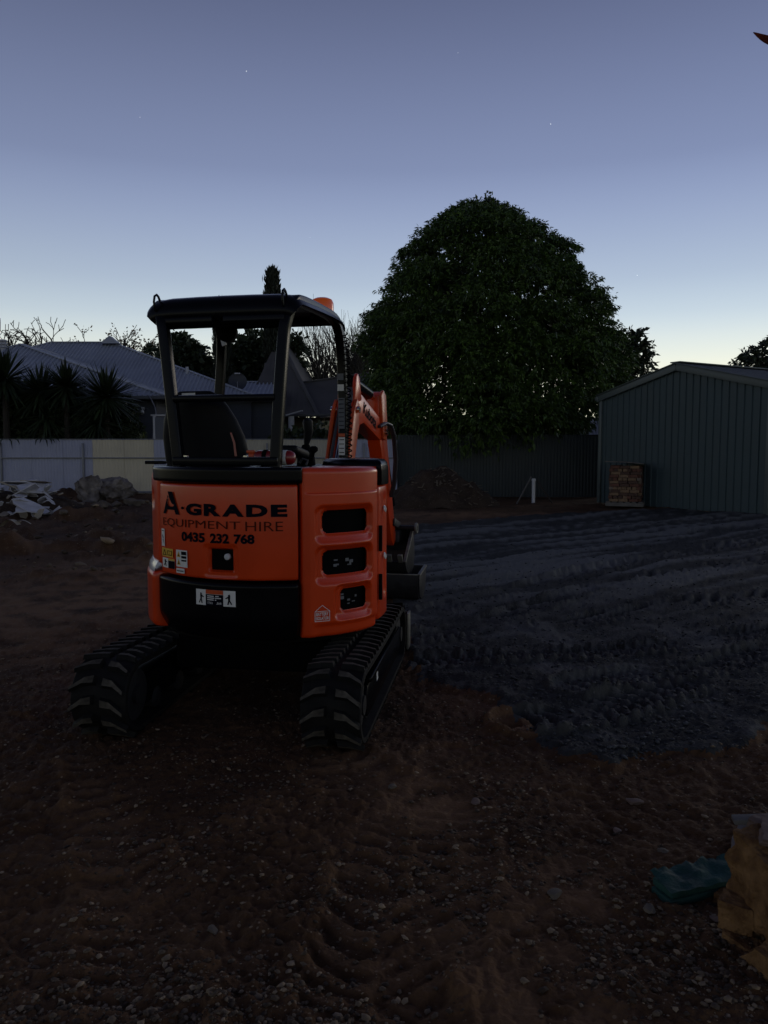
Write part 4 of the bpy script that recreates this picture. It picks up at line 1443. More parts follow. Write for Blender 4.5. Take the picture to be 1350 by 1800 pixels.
BOF = .0135
AL = [(0, 0), (.18, 0), (.26, .19), (.72, .19), (.79, 0), (1, 0), (.61, 1), (.34, 1), (.40, .80), (.48, .62), (.58, .47), (.72, .42), (.66, .35), (.52, .33), (.39, .36), (.31, .45), (.31, .56), (.35, .64), (.28, .70)]
shape(AL, 2.128, 1.962, 1.140, 1.266, BOF, M['ink'], bonnet)
AL2 = [(.29, .73), (.35, .68), (.37, .78), (.33, .86)]
shape(AL2, 2.128, 1.962, 1.140, 1.266, BOF, M['ink'], bonnet)
shape([(0, .2), (.5, 0), (1, .2), (1, .8), (.5, 1), (0, .8)], 1.948, 1.926, 1.172, 1.187, BOF, M['ink'], bonnet)
GW = [('G', 1.910, 1.800), ('R', 1.784, 1.680), ('A', 1.672, 1.550), ('D', 1.538, 1.424), ('E', 1.408, 1.322)]
for ch, a, b_ in GW:
    letter(ch, a, b_, 1.142, 1.208, BOF, M['ink'], bonnet, .055)
for wd, a, b_ in (('EQUIPMENT', 2.132, 1.572), ('HIRE', 1.543, 1.345)):
    letter(wd, a, b_, 1.066, 1.117, BOF, M['thin_ink'], bonnet, -.004)
for wd, a, b_ in (('0435', 1.950, 1.780), ('232', 1.747, 1.634), ('768', 1.608, 1.495)):
    letter(wd, a, b_, .996, 1.050, BOF, M['ink'], bonnet, .045)

# warning stickers
def sticker(s0, s1, z0, z1, off, m, parent, items):
    st = plate('sticker', s0, s1, z0, z1, off, m, parent, .0005, 4)
    for kind, u0, u1, v0, v1, mm in items:
        S = lambda u: s1 + (s0 - s1) * u
        Zf = lambda v: z0 + (z1 - z0) * v
        if kind == 'rect':
            plate('print', S(u1), S(u0), Zf(v0), Zf(v1), off + .0014, mm, st, .0005, 3)
        elif kind == 'tri':
            shape([(0, 0), (1, 0), (.5, 1)], S(u0), S(u1), Zf(v0), Zf(v1), off + .0014, mm, st, 'print')
        elif kind == 'bolt':
            shape([(.3, 1), (.75, .62), (.55, .58), (1, .0), (.25, .46), (.5, .52), (0, .85)], S(u0), S(u1), Zf(v0), Zf(v1), off + .0014, mm, st, 'print')
        elif kind == 'man':
            shape([(.35, 1), (.6, .95), (.62, .78), (1, .62), (.95, .54), (.62, .62), (.6, .38), (.75, 0), (.55, 0), (.42, .3), (.2, .0), (.05, .05), (.35, .45), (.3, .75)], S(u0), S(u1), Zf(v0), Zf(v1), off + .0014, mm, st, 'print')
        else:
            letter(kind, S(u0), S(u1), Zf(v0), Zf(v1), off + .0016, mm, st, .01, 'print')
    return st
sticker(2.118, 2.158, .952, 1.052, BOF, M['white'], bonnet, [('bolt', .3, .8, .12, .68, M['ink']), ('rect', .15, .85, .86, .90, M['ink'])])
sticker(2.03, 2.155, .895, .944, BOF, M['yellow'], bonnet, [('tri', .08, .45, .15, .85, M['ink']), ('tri', .15, .38, .22, .66, M['yellow']), ('rect', .55, .92, .2, .75, M['ink']), ('rect', .60, .88, .28, .68, M['yellow'])])
sticker(2.015, 2.15, .832, .888, BOF, M['white'], bonnet, [('man', .10, .45, .18, .85, M['ink']), ('rect', .52, 1, 0, .78, M['ink']), ('rect', .52, 1, .80, 1, M['yellow'])])
sticker(1.906, 2.00, .850, .945, BOF, M['white'], bonnet, [('tri', .08, .42, .58, .92, M['yellow']), ('tri', .08, .42, .12, .46, M['yellow']), ('rect', .5, .93, .72, .92, M['ink']), ('rect', .5, .93, .52, .66, M['ink']), ('rect', .5, .93, .34, .44, M['ink']), ('tri', .18, .32, .62, .8, M['ink']), ('tri', .18, .32, .16, .34, M['ink'])])
sticker(1.93, 2.00, .815, .842, BOF, M['white'], bonnet, [('rect', .1, .9, .3, .6, M['grey_boot'])])
CO = .0195
sticker(1.60, 1.84, .656, .742, CO, M['white'], cw, [('rect', .27, .71, 0, .72, M['ink']), ('rect', .27, .71, .74, 1, M['orange_w']), ('man', .07, .22, .12, .80, M['ink']), ('man', .93, .76, .12, .78, M['ink']),
                                                    ('rect', .31, .60, .58, .64, M['white']), ('rect', .31, .66, .46, .52, M['white']), ('rect', .31, .54, .34, .40, M['white']), ('STAY CLEAR', .31, .67, .10, .24, M['white'])])
# battery isolator mark on the side cover: a house outline with two lines of lettering
RO = .0225
def seg(a, b, w, off, m, parent):
    (s0, z0), (s1, z1) = a, b
    L = math.hypot(s1 - s0, z1 - z0)
    ds, dz = -(z1 - z0) / L * w / 2, (s1 - s0) / L * w / 2
    shape([(0, 0), (1, 0), (2, 0), (3, 0)], 0, 1, 0, 1, off, m, parent) if False else None
    pts = [on_body(s0 + ds, z0 + dz, off), on_body(s1 + ds, z1 + dz, off), on_body(s1 - ds, z1 - dz, off), on_body(s0 - ds, z0 - dz, off)]
    return pts
hs0, hs1, hz0, hz1, hz2 = 1.182, 1.100, .568, .622, .655
mb = MB()
hm = (hs0 + hs1) / 2
for a, b_ in (((hs0, hz0), (hs1, hz0)), ((hs1, hz0), (hs1, hz1)), ((hs1, hz1), (hm, hz2)), ((hm, hz2), (hs0, hz1)), ((hs0, hz1), (hs0, hz0)), ((hs0, hz1), (hs1, hz1))):
    mb.add(seg(a, b_, .003, RO, None, None), [(0, 1, 2, 3)])
lab = mb.build('sticker', M['white'], rc_, smooth=False)
letter('BATTERY', hs0 - .007, hs1 + .007, .598, .616, RO, M['white'], lab, .02, 'print')
letter('ISOLATOR', hs0 - .005, hs1 + .005, .575, .593, RO, M['white'], lab, .02, 'print')

# canopy
XC, HW = -.225, .475
prof = [(-.372, 2.235, .395), (-.392, 2.265, .41), (-.398, 2.30, .435), (-.385, 2.348, .462), (-.352, 2.383, .475), (-.30, 2.402, .478), (-.15, 2.410, .480), (.1, 2.424, .480), (.35, 2.436, .478), (.55, 2.440, .474), (.66, 2.434, .468), (.705, 2.42, .462), (.715, 2.40, .458)]
us_ = [-1, -.985, -.96, -.92, -.86, -.7, -.35, 0, .35, .7, .86, .92, .96, .985, 1]
mb = MB()
top, bot = [], []
for y_, z_, hw in prof:
    f = min(1, max(0, (z_ - 2.2) / .16)) if y_ < 0 else 1
    rowt, rowb = [], []
    for u in us_:
        drop = .062 * abs(u) ** 14 * f + .008 * u * u * f
        back = .03 * abs(u) ** 14 * (1 - f)
        rowt.append((XC + hw * u, y_ + back, z_ - drop))
        rowb.append((XC + hw * u * .975, y_ + .028 * (1 - f) + (.02 if y_ > .6 else 0) * -1 + .012 * f * (y_ < -.3), min(z_ - .030 * f - .002, z_ - drop * .55 - .026)))
    top.append(rowt)
    bot.append(rowb)
mb.grid(top)
mb.grid(bot, flip=True)
n_ = len(us_)
edge_t = [r_[0] for r_ in top] + top[-1][1:] + [r_[-1] for r_ in top[::-1]][1:] + top[0][::-1][1:]
edge_b = [r_[0] for r_ in bot] + bot[-1][1:] + [r_[-1] for r_ in bot[::-1]][1:] + bot[0][::-1][1:]
mb.grid([edge_t, edge_b])
roof = mb.build('canopy_roof', M['black'], EX, angle=50)

def rail(pts, w, h, name, parent=EX, m=None, r=.012):
    """square section tube bent along a smooth path"""
    P = [Vector(p) for p in pts]
    out = []
    for i in range(len(P) - 1):
        p0, p1, p2, p3 = P[max(i - 1, 0)], P[i], P[i + 1], P[min(i + 2, len(P) - 1)]
        for k in range(6):
            t = k / 6
            out.append(.5 * ((2 * p1) + (p2 - p0) * t + (2 * p0 - 5 * p1 + 4 * p2 - p3) * t * t + (3 * p1 - p0 - 3 * p2 + p3) * t ** 3))
    out.append(P[-1])
    sec = []
    for cx0, cy0 in ((1, 1), (-1, 1), (-1, -1), (1, -1)):
        for k in range(4):
            a = {(1, 1): 0, (-1, 1): PI / 2, (-1, -1): PI, (1, -1): 1.5 * PI}[(cx0, cy0)] + k * PI / 6
            sec.append((cx0 * (w / 2 - r) + r * math.cos(a), cy0 * (h / 2 - r) + r * math.sin(a)))
    rings = []
    for i, p in enumerate(out):
        t = (out[min(i + 1, len(out) - 1)] - out[max(i - 1, 0)]).normalized()
        x = Vector((1, 0, 0))
        x = (x - t * x.dot(t)).normalized()
        y = t.cross(x)
        rings.append([p + x * a + y * b for a, b in sec])
    mb = MB()
    mb.grid([q + [q[0]] for q in rings])
    mb.add(rings[0], [tuple(range(len(sec)))])
    mb.add(rings[-1], [tuple(range(len(sec)))])
    return mb.build(name, m or M['black'], parent, angle=50)

rail([(-.475, -.43, 1.40), (-.52, -.41, 1.75), (-.572, -.385, 2.14), (-.60, -.365, 2.27), (-.64, -.30, 2.355), (-.645, -.15, 2.376), (-.645, .3, 2.395), (-.65, .50, 2.39), (-.665, .63, 2.335), (-.69, .685, 2.17), (-.72, .685, 1.8), (-.74, .66, 1.40)], .062, .062, 'canopy_frame')
rail([(.125, -.44, 1.40), (.138, -.41, 1.75), (.157, -.375, 2.12), (.172, -.36, 2.24), (.195, -.315, 2.34), (.20, -.2, 2.372), (.20, .2, 2.39), (.20, .5, 2.39), (.203, .63, 2.34), (.212, .685, 2.17), (.222, .69, 1.8), (.232, .66, 1.38)], .062, .062, 'canopy_frame')
rail([(-.60, -.372, 2.25), (-.2, -.375, 2.25), (.17, -.368, 2.25)], .05, .045, 'header_bar')
MB().bar((-.505, -.425, 1.795), (.125, -.42, 1.795), .05, .04).build('cross_bar', M['black'], EX, bevel=.01)
MB().bar((-.50, -.44, 1.432), (.15, -.445, 1.432), .07, .05).build('sill_bar', M['black'], EX, bevel=.01)
MB().bar((-.64, .62, 2.395), (.20, .62, 2.395), .04, .04).build('front_bar', M['black'], EX, bevel=.01)
for x_ in (-.42, -.05):
    MB().lathe([(.016, 0), (.016, .008), (.009, .012)], (x_, -.452, 1.457), (0, 0, 1), 8).build('bolt', M['chrome'], EX)
# lifting eyes
for x_ in (-.625, .165):
    y0 = -.375
    MB().tube([(x_, y0 - .02, 2.31), (x_, y0 - .035, 2.36), (x_, y0 - .025, 2.395), (x_, y0 + .0, 2.408), (x_, y0 + .02, 2.40), (x_ + .005, y0 + .03, 2.375)], .007, 8).build('lifting_eye', M['black'], EX)
# beacon on the roof
bx, by = .20, .50
MB().lathe([(.085, 0), (.085, .02), (.06, .03)], (bx - .07, by, 2.39), (0, 0, 1), 20).build('beacon_base', M['matte'], EX)
MB().lathe([(.074, 0), (.078, .02), (.076, .09), (.066, .112), (.045, .122), (.01, .125)], (bx - .07, by, 2.40), (0, 0, 1), 24).build('beacon', M['beacon'], EX)
# round work lamp under the roof
wl2 = Vector((-.60, .60, 2.33))
MB().lathe([(.02, -.07), (.055, -.06), (.068, -.02), (.072, .04), (.072, .05), (.06, .055)], wl2, (.15, -1, .0), 22).build('work_lamp', M['matte'], EX)
MB().bar(wl2 + Vector((-.09, .05, .09)), wl2 + Vector((-.03, .0, -.09)), .035, .006, (0, 1, 0)).build('lamp_bracket', M['white'], EX)
# labels and coiled lead on the right front post
mb = MB()
pth = []
for k in range(260):
    t = k / 259
    z_ = 2.30 - t * 1.0
    fx = np.interp(z_, [1.3, 1.8, 2.12, 2.30], [.236, .222, .212, .203])
    fy = np.interp(z_, [1.3, 1.8, 2.12, 2.30], [.65, .69, .685, .62])
    amp = .020 + .012 * sstep(.25, 0.0, t) * 1.0
    pth.append((fx + .045 + amp * math.cos(t * 2 * PI * 26), fy - .02 + amp * math.sin(t * 2 * PI * 26), z_))
mb.tube(pth, .0045, 5)
mb.build('coiled_lead', M['matte'], EX)
for z0, z1, mm in ((1.985, 2.03, 'grey_boot'), (1.91, 1.955, 'white'), (1.62, 1.86, 'grey_boot'), (1.59, 1.612, 'orange_w'), (1.46, 1.585, 'white')):
    zc = (z0 + z1) / 2
    fx = np.interp(zc, [1.3, 1.8, 2.12], [.236, .222, .212])
    fy = np.interp(zc, [1.3, 1.8, 2.12], [.65, .69, .685])
    st = MB().box((fx - .004, fy - .0335, zc), (.046, .003, z1 - z0)).build('sticker', M[mm], EX, smooth=False)
    if z1 - z0 > .1:
        for q in range(int((z1 - z0) / .03)):
            MB().box((fx - .004, fy - .0355, z0 + .018 + q * .03), (.036, .001, .006)).build('print', M['ink'], st, smooth=False)

# seat and controls
mb = MB()
rw = []
for z_, hw, yy_, th in ((1.36, .27, -.18, .10), (1.45, .275, -.19, .11), (1.58, .265, -.21, .11), (1.68, .235, -.23, .10), (1.76, .195, -.245, .09), (1.80, .165, -.25, .085), (1.83, .14, -.253, .075), (1.85, .10, -.255, .05)):
    cx0 = -.40 - .05 * (z_ - 1.36) / .5
    ring = []
    for k in range(24):
        a = 2 * PI * k / 24
        ca, sa = math.cos(a), math.sin(a)
        ring.append((cx0 + hw * math.copysign(abs(ca) ** .5, ca), yy_ + th * .5 * math.copysign(abs(sa) ** .7, sa), z_))
    rw.append(ring + [ring[0]])
mb.grid(rw)
mb.add(rw[0][:-1], [tuple(range(24))])
mb.add(rw[-1][:-1], [tuple(range(24))])
seat = mb.build('seat', M['vinyl'], EX, angle=60)
MB().box((-.40, .10, 1.40), (.5, .5, .14)).build('seat_cushion', M['vinyl'], EX, bevel=.05, segs=4)
MB().box((-.47, -.305, 1.822), (.085, .004, .03)).build('seat_tag', M['white'], seat, smooth=False)
MB().grid([[(-.215, -.29, 1.60), (-.203, -.29, 1.60)], [(-.195, -.292, 1.54), (-.181, -.292, 1.54)], [(-.185, -.295, 1.46), (-.170, -.295, 1.46)]]).build('seat_belt', M['red'], EX)
for sx_, nm in ((.16, 'control_lever'), (-.63, 'control_lever')):
    base = Vector((sx_, .02 if sx_ > 0 else -.18, 1.40))
    b_ = MB().lathe([(.06, 0), (.055, .05), (.035, .10), (.022, .13)] if sx_ > 0 else [(.045, 0), (.042, .06), (.03, .10), (.012, .105)], base, (0, 0, 1), 14).build(nm, M['grey_boot'] if sx_ < 0 else M['matte'], EX)
    if sx_ > 0:
        MB().tube([base + Vector((0, 0, .12)), base + Vector((.01, 0, .17)), base + Vector((.02, -.01, .215)), base + Vector((.015, -.01, .27)), base + Vector((.0, .0, .285))], [.014, .024, .03, .034, .018], 12).build('grip', M['vinyl'], b_)
MB().box((.12, -.15, 1.485), (.16, .26, .05), Matrix.Rotation(R_(-8), 3, 'X')).build('armrest', M['vinyl'], EX, bevel=.02, segs=3)
mb = MB()
mb.tube([(.24, -.16, 1.40), (.26, -.17, 1.46), (.275, -.19, 1.485)], [.012, .012, .010], 8).lathe([(.012, 0), (.026, .012), (.026, .03), (.012, .04)], (.275, -.19, 1.48), (0, 0, 1), 12)
mb.build('side_lever', M['matte'], EX)
mb = MB().tube([(.19, -.20, 1.42), (.21, -.21, 1.445), (.24, -.2, 1.435), (.235, -.22, 1.405)], .008, 6)
mb.build('cable', M['hose'], EX)
MB().bar((-.735, -.10, 1.418), (-.86, -.13, 1.418), .05, .022).build('grab_bar', M['black'], EX, bevel=.006)

# fire extinguisher lying on the ledge behind the seat
W_EX = Matrix.Translation((-.65, 4.85, 0)) @ Matrix.Rotation(R_(-12), 4, 'Z')
fe = thing('fire_extinguisher', 'red fire extinguisher with a white band lying behind the excavator seat', 'extinguisher', W_EX @ Vector((.075, -.335, 1.452)), R_(-12))
MB().lathe([(.012, -.12), (.035, -.11), (.043, -.09), (.043, .085), (.040, .110), (.028, .128), (.01, .134)], (0, 0, 0), (1, 0, 0), 22).build('cylinder', M['red'], fe, angle=50)
MB().lathe([(.0436, .052), (.0442, .054), (.0442, .085), (.0436, .087)], (0, 0, 0), (1, 0, 0), 22).build('band', M['white'], fe)
MB().lathe([(.012, -.155), (.020, -.15), (.022, -.125), (.018, -.112)], (0, 0, .01), (1, 0, 0), 12).box((-.14, 0, .035), (.05, .02, .018)).build('valve', M['orange_w'], fe, bevel=.004)
MB().lathe([(.0445, -.06), (.047, -.058), (.047, -.035), (.0445, -.033)], (0, 0, 0), (1, 0, 0), 22).box((-.045, 0, -.035), (.03, .11, .03)).build('bracket', M['matte'], fe)

# tracks
TR, TLEN, TWID = .183, 1.53, .30         # belt radius, wheel spacing, width
def track_point(s):
    """arc length round the belt -> (y, z, normal y, normal z), rear wheel at y = -TLEN/2"""
    a, hl = TLEN, TLEN / 2
    c = PI * TR
    s %= 2 * a + 2 * c
    zc = TR + .022
    if s < a: return (-hl + s, zc + TR - .012 * math.sin(PI * s / a), 0, 1)
    s -= a
    if s < c:
        t = s / TR
        return (hl + TR * math.sin(t), zc + TR * math.cos(t), math.sin(t), math.cos(t))
    s -= c
    if s < a: return (hl - s, zc - TR, 0, -1)
    s -= a
    t = s / TR
    return (-hl - TR * math.sin(t), zc - TR * math.cos(t), -math.sin(t), -math.cos(t))
TOT = 2 * TLEN + 2 * PI * TR
NL = 45
lug_v = []
def lug_mesh(side):
    """one slanted tread bar: wide at the middle of the belt, narrowing outwards, its dusty top a face of its own"""
    s = side
    base = [(s * .018, -.020), (s * .018, .032), (s * .075, .022), (s * .150, -.034), (s * .150, -.062), (s * .085, -.026)]
    topp = [(s * .026, -.012), (s * .026, .026), (s * .075, .015), (s * .145, -.039), (s * .145, -.056), (s * .085, -.018)]
    mb = MB()
    n = 6
    vs = [(x, y, 0) for x, y in base] + [(x, y, .026) for x, y in topp]
    fs = [(i, (i + 1) % n, n + (i + 1) % n, n + i) for i in range(n)]
    mb.add(vs, fs, 0)
    mb.add([(x, y, .026) for x, y in topp], [tuple(range(n))], 1)
    return mb.mesh('tread_lug', [M['rubber'], M['lug_top']], smooth=False)
LUG = {s: lug_mesh(s) for s in (-1, 1)}
for side, xc in ((1, .605), (-1, -.605)):
    mb = MB()
    N = 120
    ro, ri = [], []
    for k in range(N + 1):
        y_, z_, ny_, nz_ = track_point(k * TOT / N)
        ro.append([(xc - TWID / 2, y_, z_), (xc - TWID / 2 + .006, y_ + ny_ * .006, z_ + nz_ * .006), (xc, y_ + ny_ * .008, z_ + nz_ * .008), (xc + TWID / 2 - .006, y_ + ny_ * .006, z_ + nz_ * .006), (xc + TWID / 2, y_, z_),
                   (xc + TWID / 2, y_ - ny_ * .024, z_ - nz_ * .024), (xc - TWID / 2, y_ - ny_ * .024, z_ - nz_ * .024), (xc - TWID / 2, y_, z_)])
    mb.grid(ro)
    belt = mb.build('rubber_track', M['rubber'], EX, xf=XU)
    for k in range(NL):
        for s in (-1, 1):
            q = (k + (.0 if s > 0 else .12)) * TOT / NL
            y_, z_, ny_, nz_ = track_point(q)
            n_v = Vector((0, ny_, nz_))
            x_v = Vector((1, 0, 0))
            y_v = n_v.cross(x_v)
            Mx = Matrix((x_v, y_v, n_v)).transposed().to_4x4()
            Mx.translation = Vector((xc, y_ + ny_ * .006, z_ + nz_ * .006))
            o = inst('tread_lug', LUG[s], belt)
            o.matrix_local = XU @ Mx
    # frame between the runs, drive and idler wheels, rollers
    fr_ = MB()
    hl = TLEN / 2
    fr_.prism([(-hl + .13, .10), (hl - .10, .10), (hl - .02, .20), (hl - .10, .268), (-hl + .13, .268), (-hl + .06, .19)], ((xc - .10, 0, 0), (0, 1, 0), (0, 0, 1), (1, 0, 0)), .235 if side > 0 else .20)
    fr_.box((xc + side * .125, 0, .285), (.05, TLEN * .78, .03))
    tf = fr_.build('track_frame', M['black'], EX, bevel=.01, xf=XU)
    for yw, rr_ in ((-hl, .135), (hl, .13)):
        mb = MB().lathe([(.04, -.12), (rr_, -.115), (rr_, -.06), (rr_ - .03, -.05), (rr_ - .03, .05), (rr_, .06), (rr_, .115), (.05, .12), (.05, .14)], (xc, yw, TR + .022), (1, 0, 0), 26)
        mb.build('sprocket' if yw < 0 else 'idler', M['steel_dk'], EX, xf=XU)
    for k in range(4):
        MB().lathe([(.03, -.11), (.06, -.10), (.06, .10), (.03, .11)], (xc, -.48 + k * .32, .10), (1, 0, 0), 16).build('roller', M['steel_dk'], tf, xf=XU)
    if side > 0:
        MB().box((xc + .137, -.34, .245), (.004, .035, .075), Matrix.Rotation(R_(10), 3, 'X')).build('sticker', M['white'], tf, smooth=False, xf=XU)
MB().box((0, .0, .31), (.92, .62, .18)).build('undercarriage_frame', M['matte'], EX, bevel=.02, xf=XU)
MB().lathe([(.30, 0), (.32, .02), (.32, .09), (.28, .11)], (0, 0, .38), (0, 0, 1), 30).build('slew_ring', M['steel_dk'], EX, xf=XU)
# dozer blade ahead of the tracks
mb = MB()
pr = [(0, .0), (.03, -.01), (.05, .05), (.045, .14), (.06, .22), (.075, .262), (.045, .265), (.02, .22), (.008, .14), (.0, .06)]
mb.prism(pr, ((-.75, 1.10, .012), (0, 1, 0), (0, 0, 1), (1, 0, 0)), 1.5)
bl = mb.build('dozer_blade', M['black'], EX, xf=XU)
for x_ in (-.752, .752):
    MB().prism([(-.03, 0), (.09, 0), (.10, .27), (-.02, .27)], ((x_ - .008, 1.10, .012), (0, 1, 0), (0, 0, 1), (1, 0, 0)), .016).build('end_plate', M['worn_edge'], bl, bevel=.002, xf=XU)
for x_ in (-.26, .26):
    MB().bar((x_, .25, .28), (x_, 1.12, .17), .08, .10).build('blade_arm', M['black'], EX, bevel=.01, xf=XU)

# swing post, boom, arm
yb = 1.0
MB().prism([(.70, .48), (.95, .46), (1.10, .55), (1.16, .80), (1.05, .88), (.88, .80), (.70, .84)], ((-.10, 0, 0), (0, 1, 0), (0, 0, 1), (1, 0, 0)), .20).build('swing_bracket', M['orange_w'], EX, bevel=.012, xf=XB)
boom_p = [(.93, .76), (1.20, 1.52), (1.33, 1.86), (1.42, 1.95), (1.54, 1.965), (2.20, 1.775), (2.32, 1.72), (2.36, 1.66), (2.30, 1.585), (2.18, 1.585), (1.66, 1.72), (1.54, 1.70), (1.46, 1.60), (1.15, .78), (1.08, .70)]
boom = MB().prism(boom_p, ((-.065, 0, 0), (0, 1, 0), (0, 0, 1), (1, 0, 0)), .13).build('boom', M['orange'], EX, bevel=.008, xf=XB)
for x_ in (-.098, .072):
    MB().prism([(.88, .80), (1.02, .78), (1.40, 1.70), (1.42, 1.86), (1.36, 1.90), (1.27, 1.80)], ((x_, 0, 0), (0, 1, 0), (0, 0, 1), (1, 0, 0)), .026).build('side_plate', M['orange_w'], boom, bevel=.006, xf=XB)
for x_ in (-.075, .045):
    MB().prism([(1.36, 1.86), (1.56, 1.90), (1.50, 2.08), (1.45, 2.11), (1.40, 2.07)], ((x_, 0, 0), (0, 1, 0), (0, 0, 1), (1, 0, 0)), .03).build('ear', M['orange'], boom, bevel=.008, xf=XB)
MB().lathe([(.026, -.12), (.026, .12)], (0, 1.345, 1.815), (1, 0, 0), 14).build('pin', M['chrome'], boom, xf=XB)
# maker's lettering on the boom side that faces the camera
def flat_letter(body, o, U, Vv, w, h, m, parent, xf, bold=.03):
    V, F = text_mesh(body, 1.0, bold)
    o, U, Vv = Vector(o), Vector(U).normalized(), Vector(Vv).normalized()
    MB().add([o + U * (u * w) + Vv * (v * h) for u, v in V], F).build('lettering', m, parent, smooth=False, xf=xf)
dU = Vector((0, .94, -.29))
flat_letter('Kubota', (.0675, 1.62, 1.80), dU, (0, .29, .94), .42, .10, M['ink'], boom, XB)
# boom cylinder in front of the boom (cab side), rod up to the elbow
MB().tube([(-.0, .80, .80), (-.0, 1.06, 1.30)], .045, 14).build('boom_cylinder', M['orange_w'], EX, xf=XB)
MB().tube([(-.0, 1.05, 1.28), (-.0, 1.335, 1.80)], .024, 14).build('cylinder_rod', M['chrome'], EX, xf=XB)
for k, (x0, dz) in enumerate(((-.045, .0), (.035, .02), (.052, -.03))):
    MB().tube([(x0, .84, .9), (x0, 1.0, 1.25 + dz), (x0, 1.18, 1.56), (x0 * .9, 1.29, 1.78 + dz), (x0 * .8, 1.40, 1.99)], .013, 8).build('hose', M['hose'], EX, xf=XB)
# arm cylinder over the boom
MB().tube([(0, 1.47, 2.055), (0, 2.02, 1.985)], .048, 14).build('arm_cylinder', M['black'], EX, xf=XB)
MB().tube([(0, 2.0, 1.988), (0, 2.20, 1.962)], .026, 12).build('cylinder_rod', M['chrome'], EX, xf=XB)
arm_p = [(2.16, 1.98), (2.23, 2.02), (2.30, 1.99), (2.40, 1.74), (2.78, .72), (2.80, .60), (2.72, .56), (2.64, .62), (2.28, 1.42), (2.20, 1.56), (2.18, 1.70)]
arm = MB().prism(arm_p, ((-.06, 0, 0), (0, 1, 0), (0, 0, 1), (1, 0, 0)), .12).build('arm', M['orange'], EX, bevel=.008, xf=XB)
for x_ in (-.088, .062):
    MB().prism([(2.14, 1.98), (2.22, 2.03), (2.31, 1.99), (2.36, 1.72), (2.30, 1.58), (2.22, 1.60)], ((x_, 0, 0), (0, 1, 0), (0, 0, 1), (1, 0, 0)), .026).build('ear', M['orange_w'], arm, bevel=.006, xf=XB)
MB().lathe([(.03, -.115), (.03, .115)], (0, 2.27, 1.655), (1, 0, 0), 14).build('pin', M['chrome'], arm, xf=XB)
MB().tube([(0, 2.42, 1.70), (0, 2.85, .95)], .042, 12).build('bucket_cylinder', M['black'], EX, xf=XB)
for k, x0 in enumerate((.085, .105)):
    MB().tube([(x0 * .8, 2.10, 1.70), (x0 + .01, 2.22, 1.735), (x0 + .03, 2.32, 1.72), (x0 + .045, 2.40, 1.62), (x0 + .045, 2.47, 1.40), (x0 + .02, 2.52, 1.2), (x0 - .02, 2.56, 1.05)], .014, 8).build('hose', M['hose'], EX, xf=XB)
for x_ in (-.07, .07):
    MB().bar((x_, 2.68, .80), (x_, 2.92, .74), .02, .07).build('link', M['steel_dk'], EX, bevel=.005, xf=XB)

# buckets
def bucket(name_shell, hw, prof, parent, xf, th=.016, side=None, teeth=0):
    mb = MB()
    inner = []
    for i, p in enumerate(prof):
        a = Vector(prof[max(i - 1, 0)])
        b = Vector(prof[min(i + 1, len(prof) - 1)])
        t = (b - a).normalized()
        inner.append((p[0] - t.y * th, p[1] + t.x * th))
    mb.prism(list(prof) + inner[::-1], ((-hw, 0, 0), (0, 1, 0), (0, 0, 1), (1, 0, 0)), 2 * hw)
    sh = mb.build(name_shell, M['steel_dk'], parent, xf=xf, angle=50)
    for x_ in (-hw - .014, hw):
        MB().prism(side or prof, ((x_, 0, 0), (0, 1, 0), (0, 0, 1), (1, 0, 0)), .014).build('side_plate', M['steel_dk'], sh, bevel=.002, xf=xf)
        e = MB()
        sp = side or prof
        e.bar((x_ + .007, sp[0][0], sp[0][1]), (x_ + .007, sp[-1][0], sp[-1][1]), .03, .02)
        e.build('cutting_edge', M['worn_edge'], sh, bevel=.003, xf=xf)
    a, b = Vector(prof[0]), Vector(prof[1])
    d = (a - b).normalized()
    for k in range(teeth):
        x_ = -hw + .03 + (2 * hw - .06) * k / (teeth - 1)
        MB().bar((x_, a.x, a.y), (x_, a.x + d.x * .09, a.y + d.y * .09), .045, .025).build('tooth', M['worn_edge'], sh, bevel=.004, xf=xf)
    return sh
# attached bucket, curled, mouth towards the cab and up
pb_ = [(2.60, .42), (2.66, .33), (2.76, .27), (2.88, .26), (2.98, .32), (3.02, .44), (3.00, .58), (2.94, .70)]
bucket('bucket', .19, pb_, EX, XB, teeth=4)
MB().tube([(-.20, 2.90, .72), (.26, 2.90, .72)], .028, 12).build('bucket_pin', M['steel_dk'], EX, xf=XB)
MB().lathe([(.05, 0), (.055, .012), (.05, .024)], (.235, 2.90, .72), (1, 0, 0), 18).build('pin_collar', M['worn_edge'], EX, xf=XB)
MB().prism([(2.84, .70), (2.96, .70), (2.98, .60), (2.82, .58)], ((-.09, 0, 0), (0, 1, 0), (0, 0, 1), (1, 0, 0)), .18).build('hitch', M['steel_dk'], EX, bevel=.01, xf=XB)
# soil left in it
mb = MB()
rws = []
for i in range(9):
    y_ = 2.64 + .36 * i / 8
    rws.append([(x_, y_, .40 + .10 * math.sin(i / 8 * PI * .9) + .03 * mnoise.noise(Vector((x_ * 9, y_ * 9, 2)))) for x_ in np.linspace(-.185, .185, 12)])
mb.grid(rws)
mb.build('soil', M['mound'], EX, xf=XB)
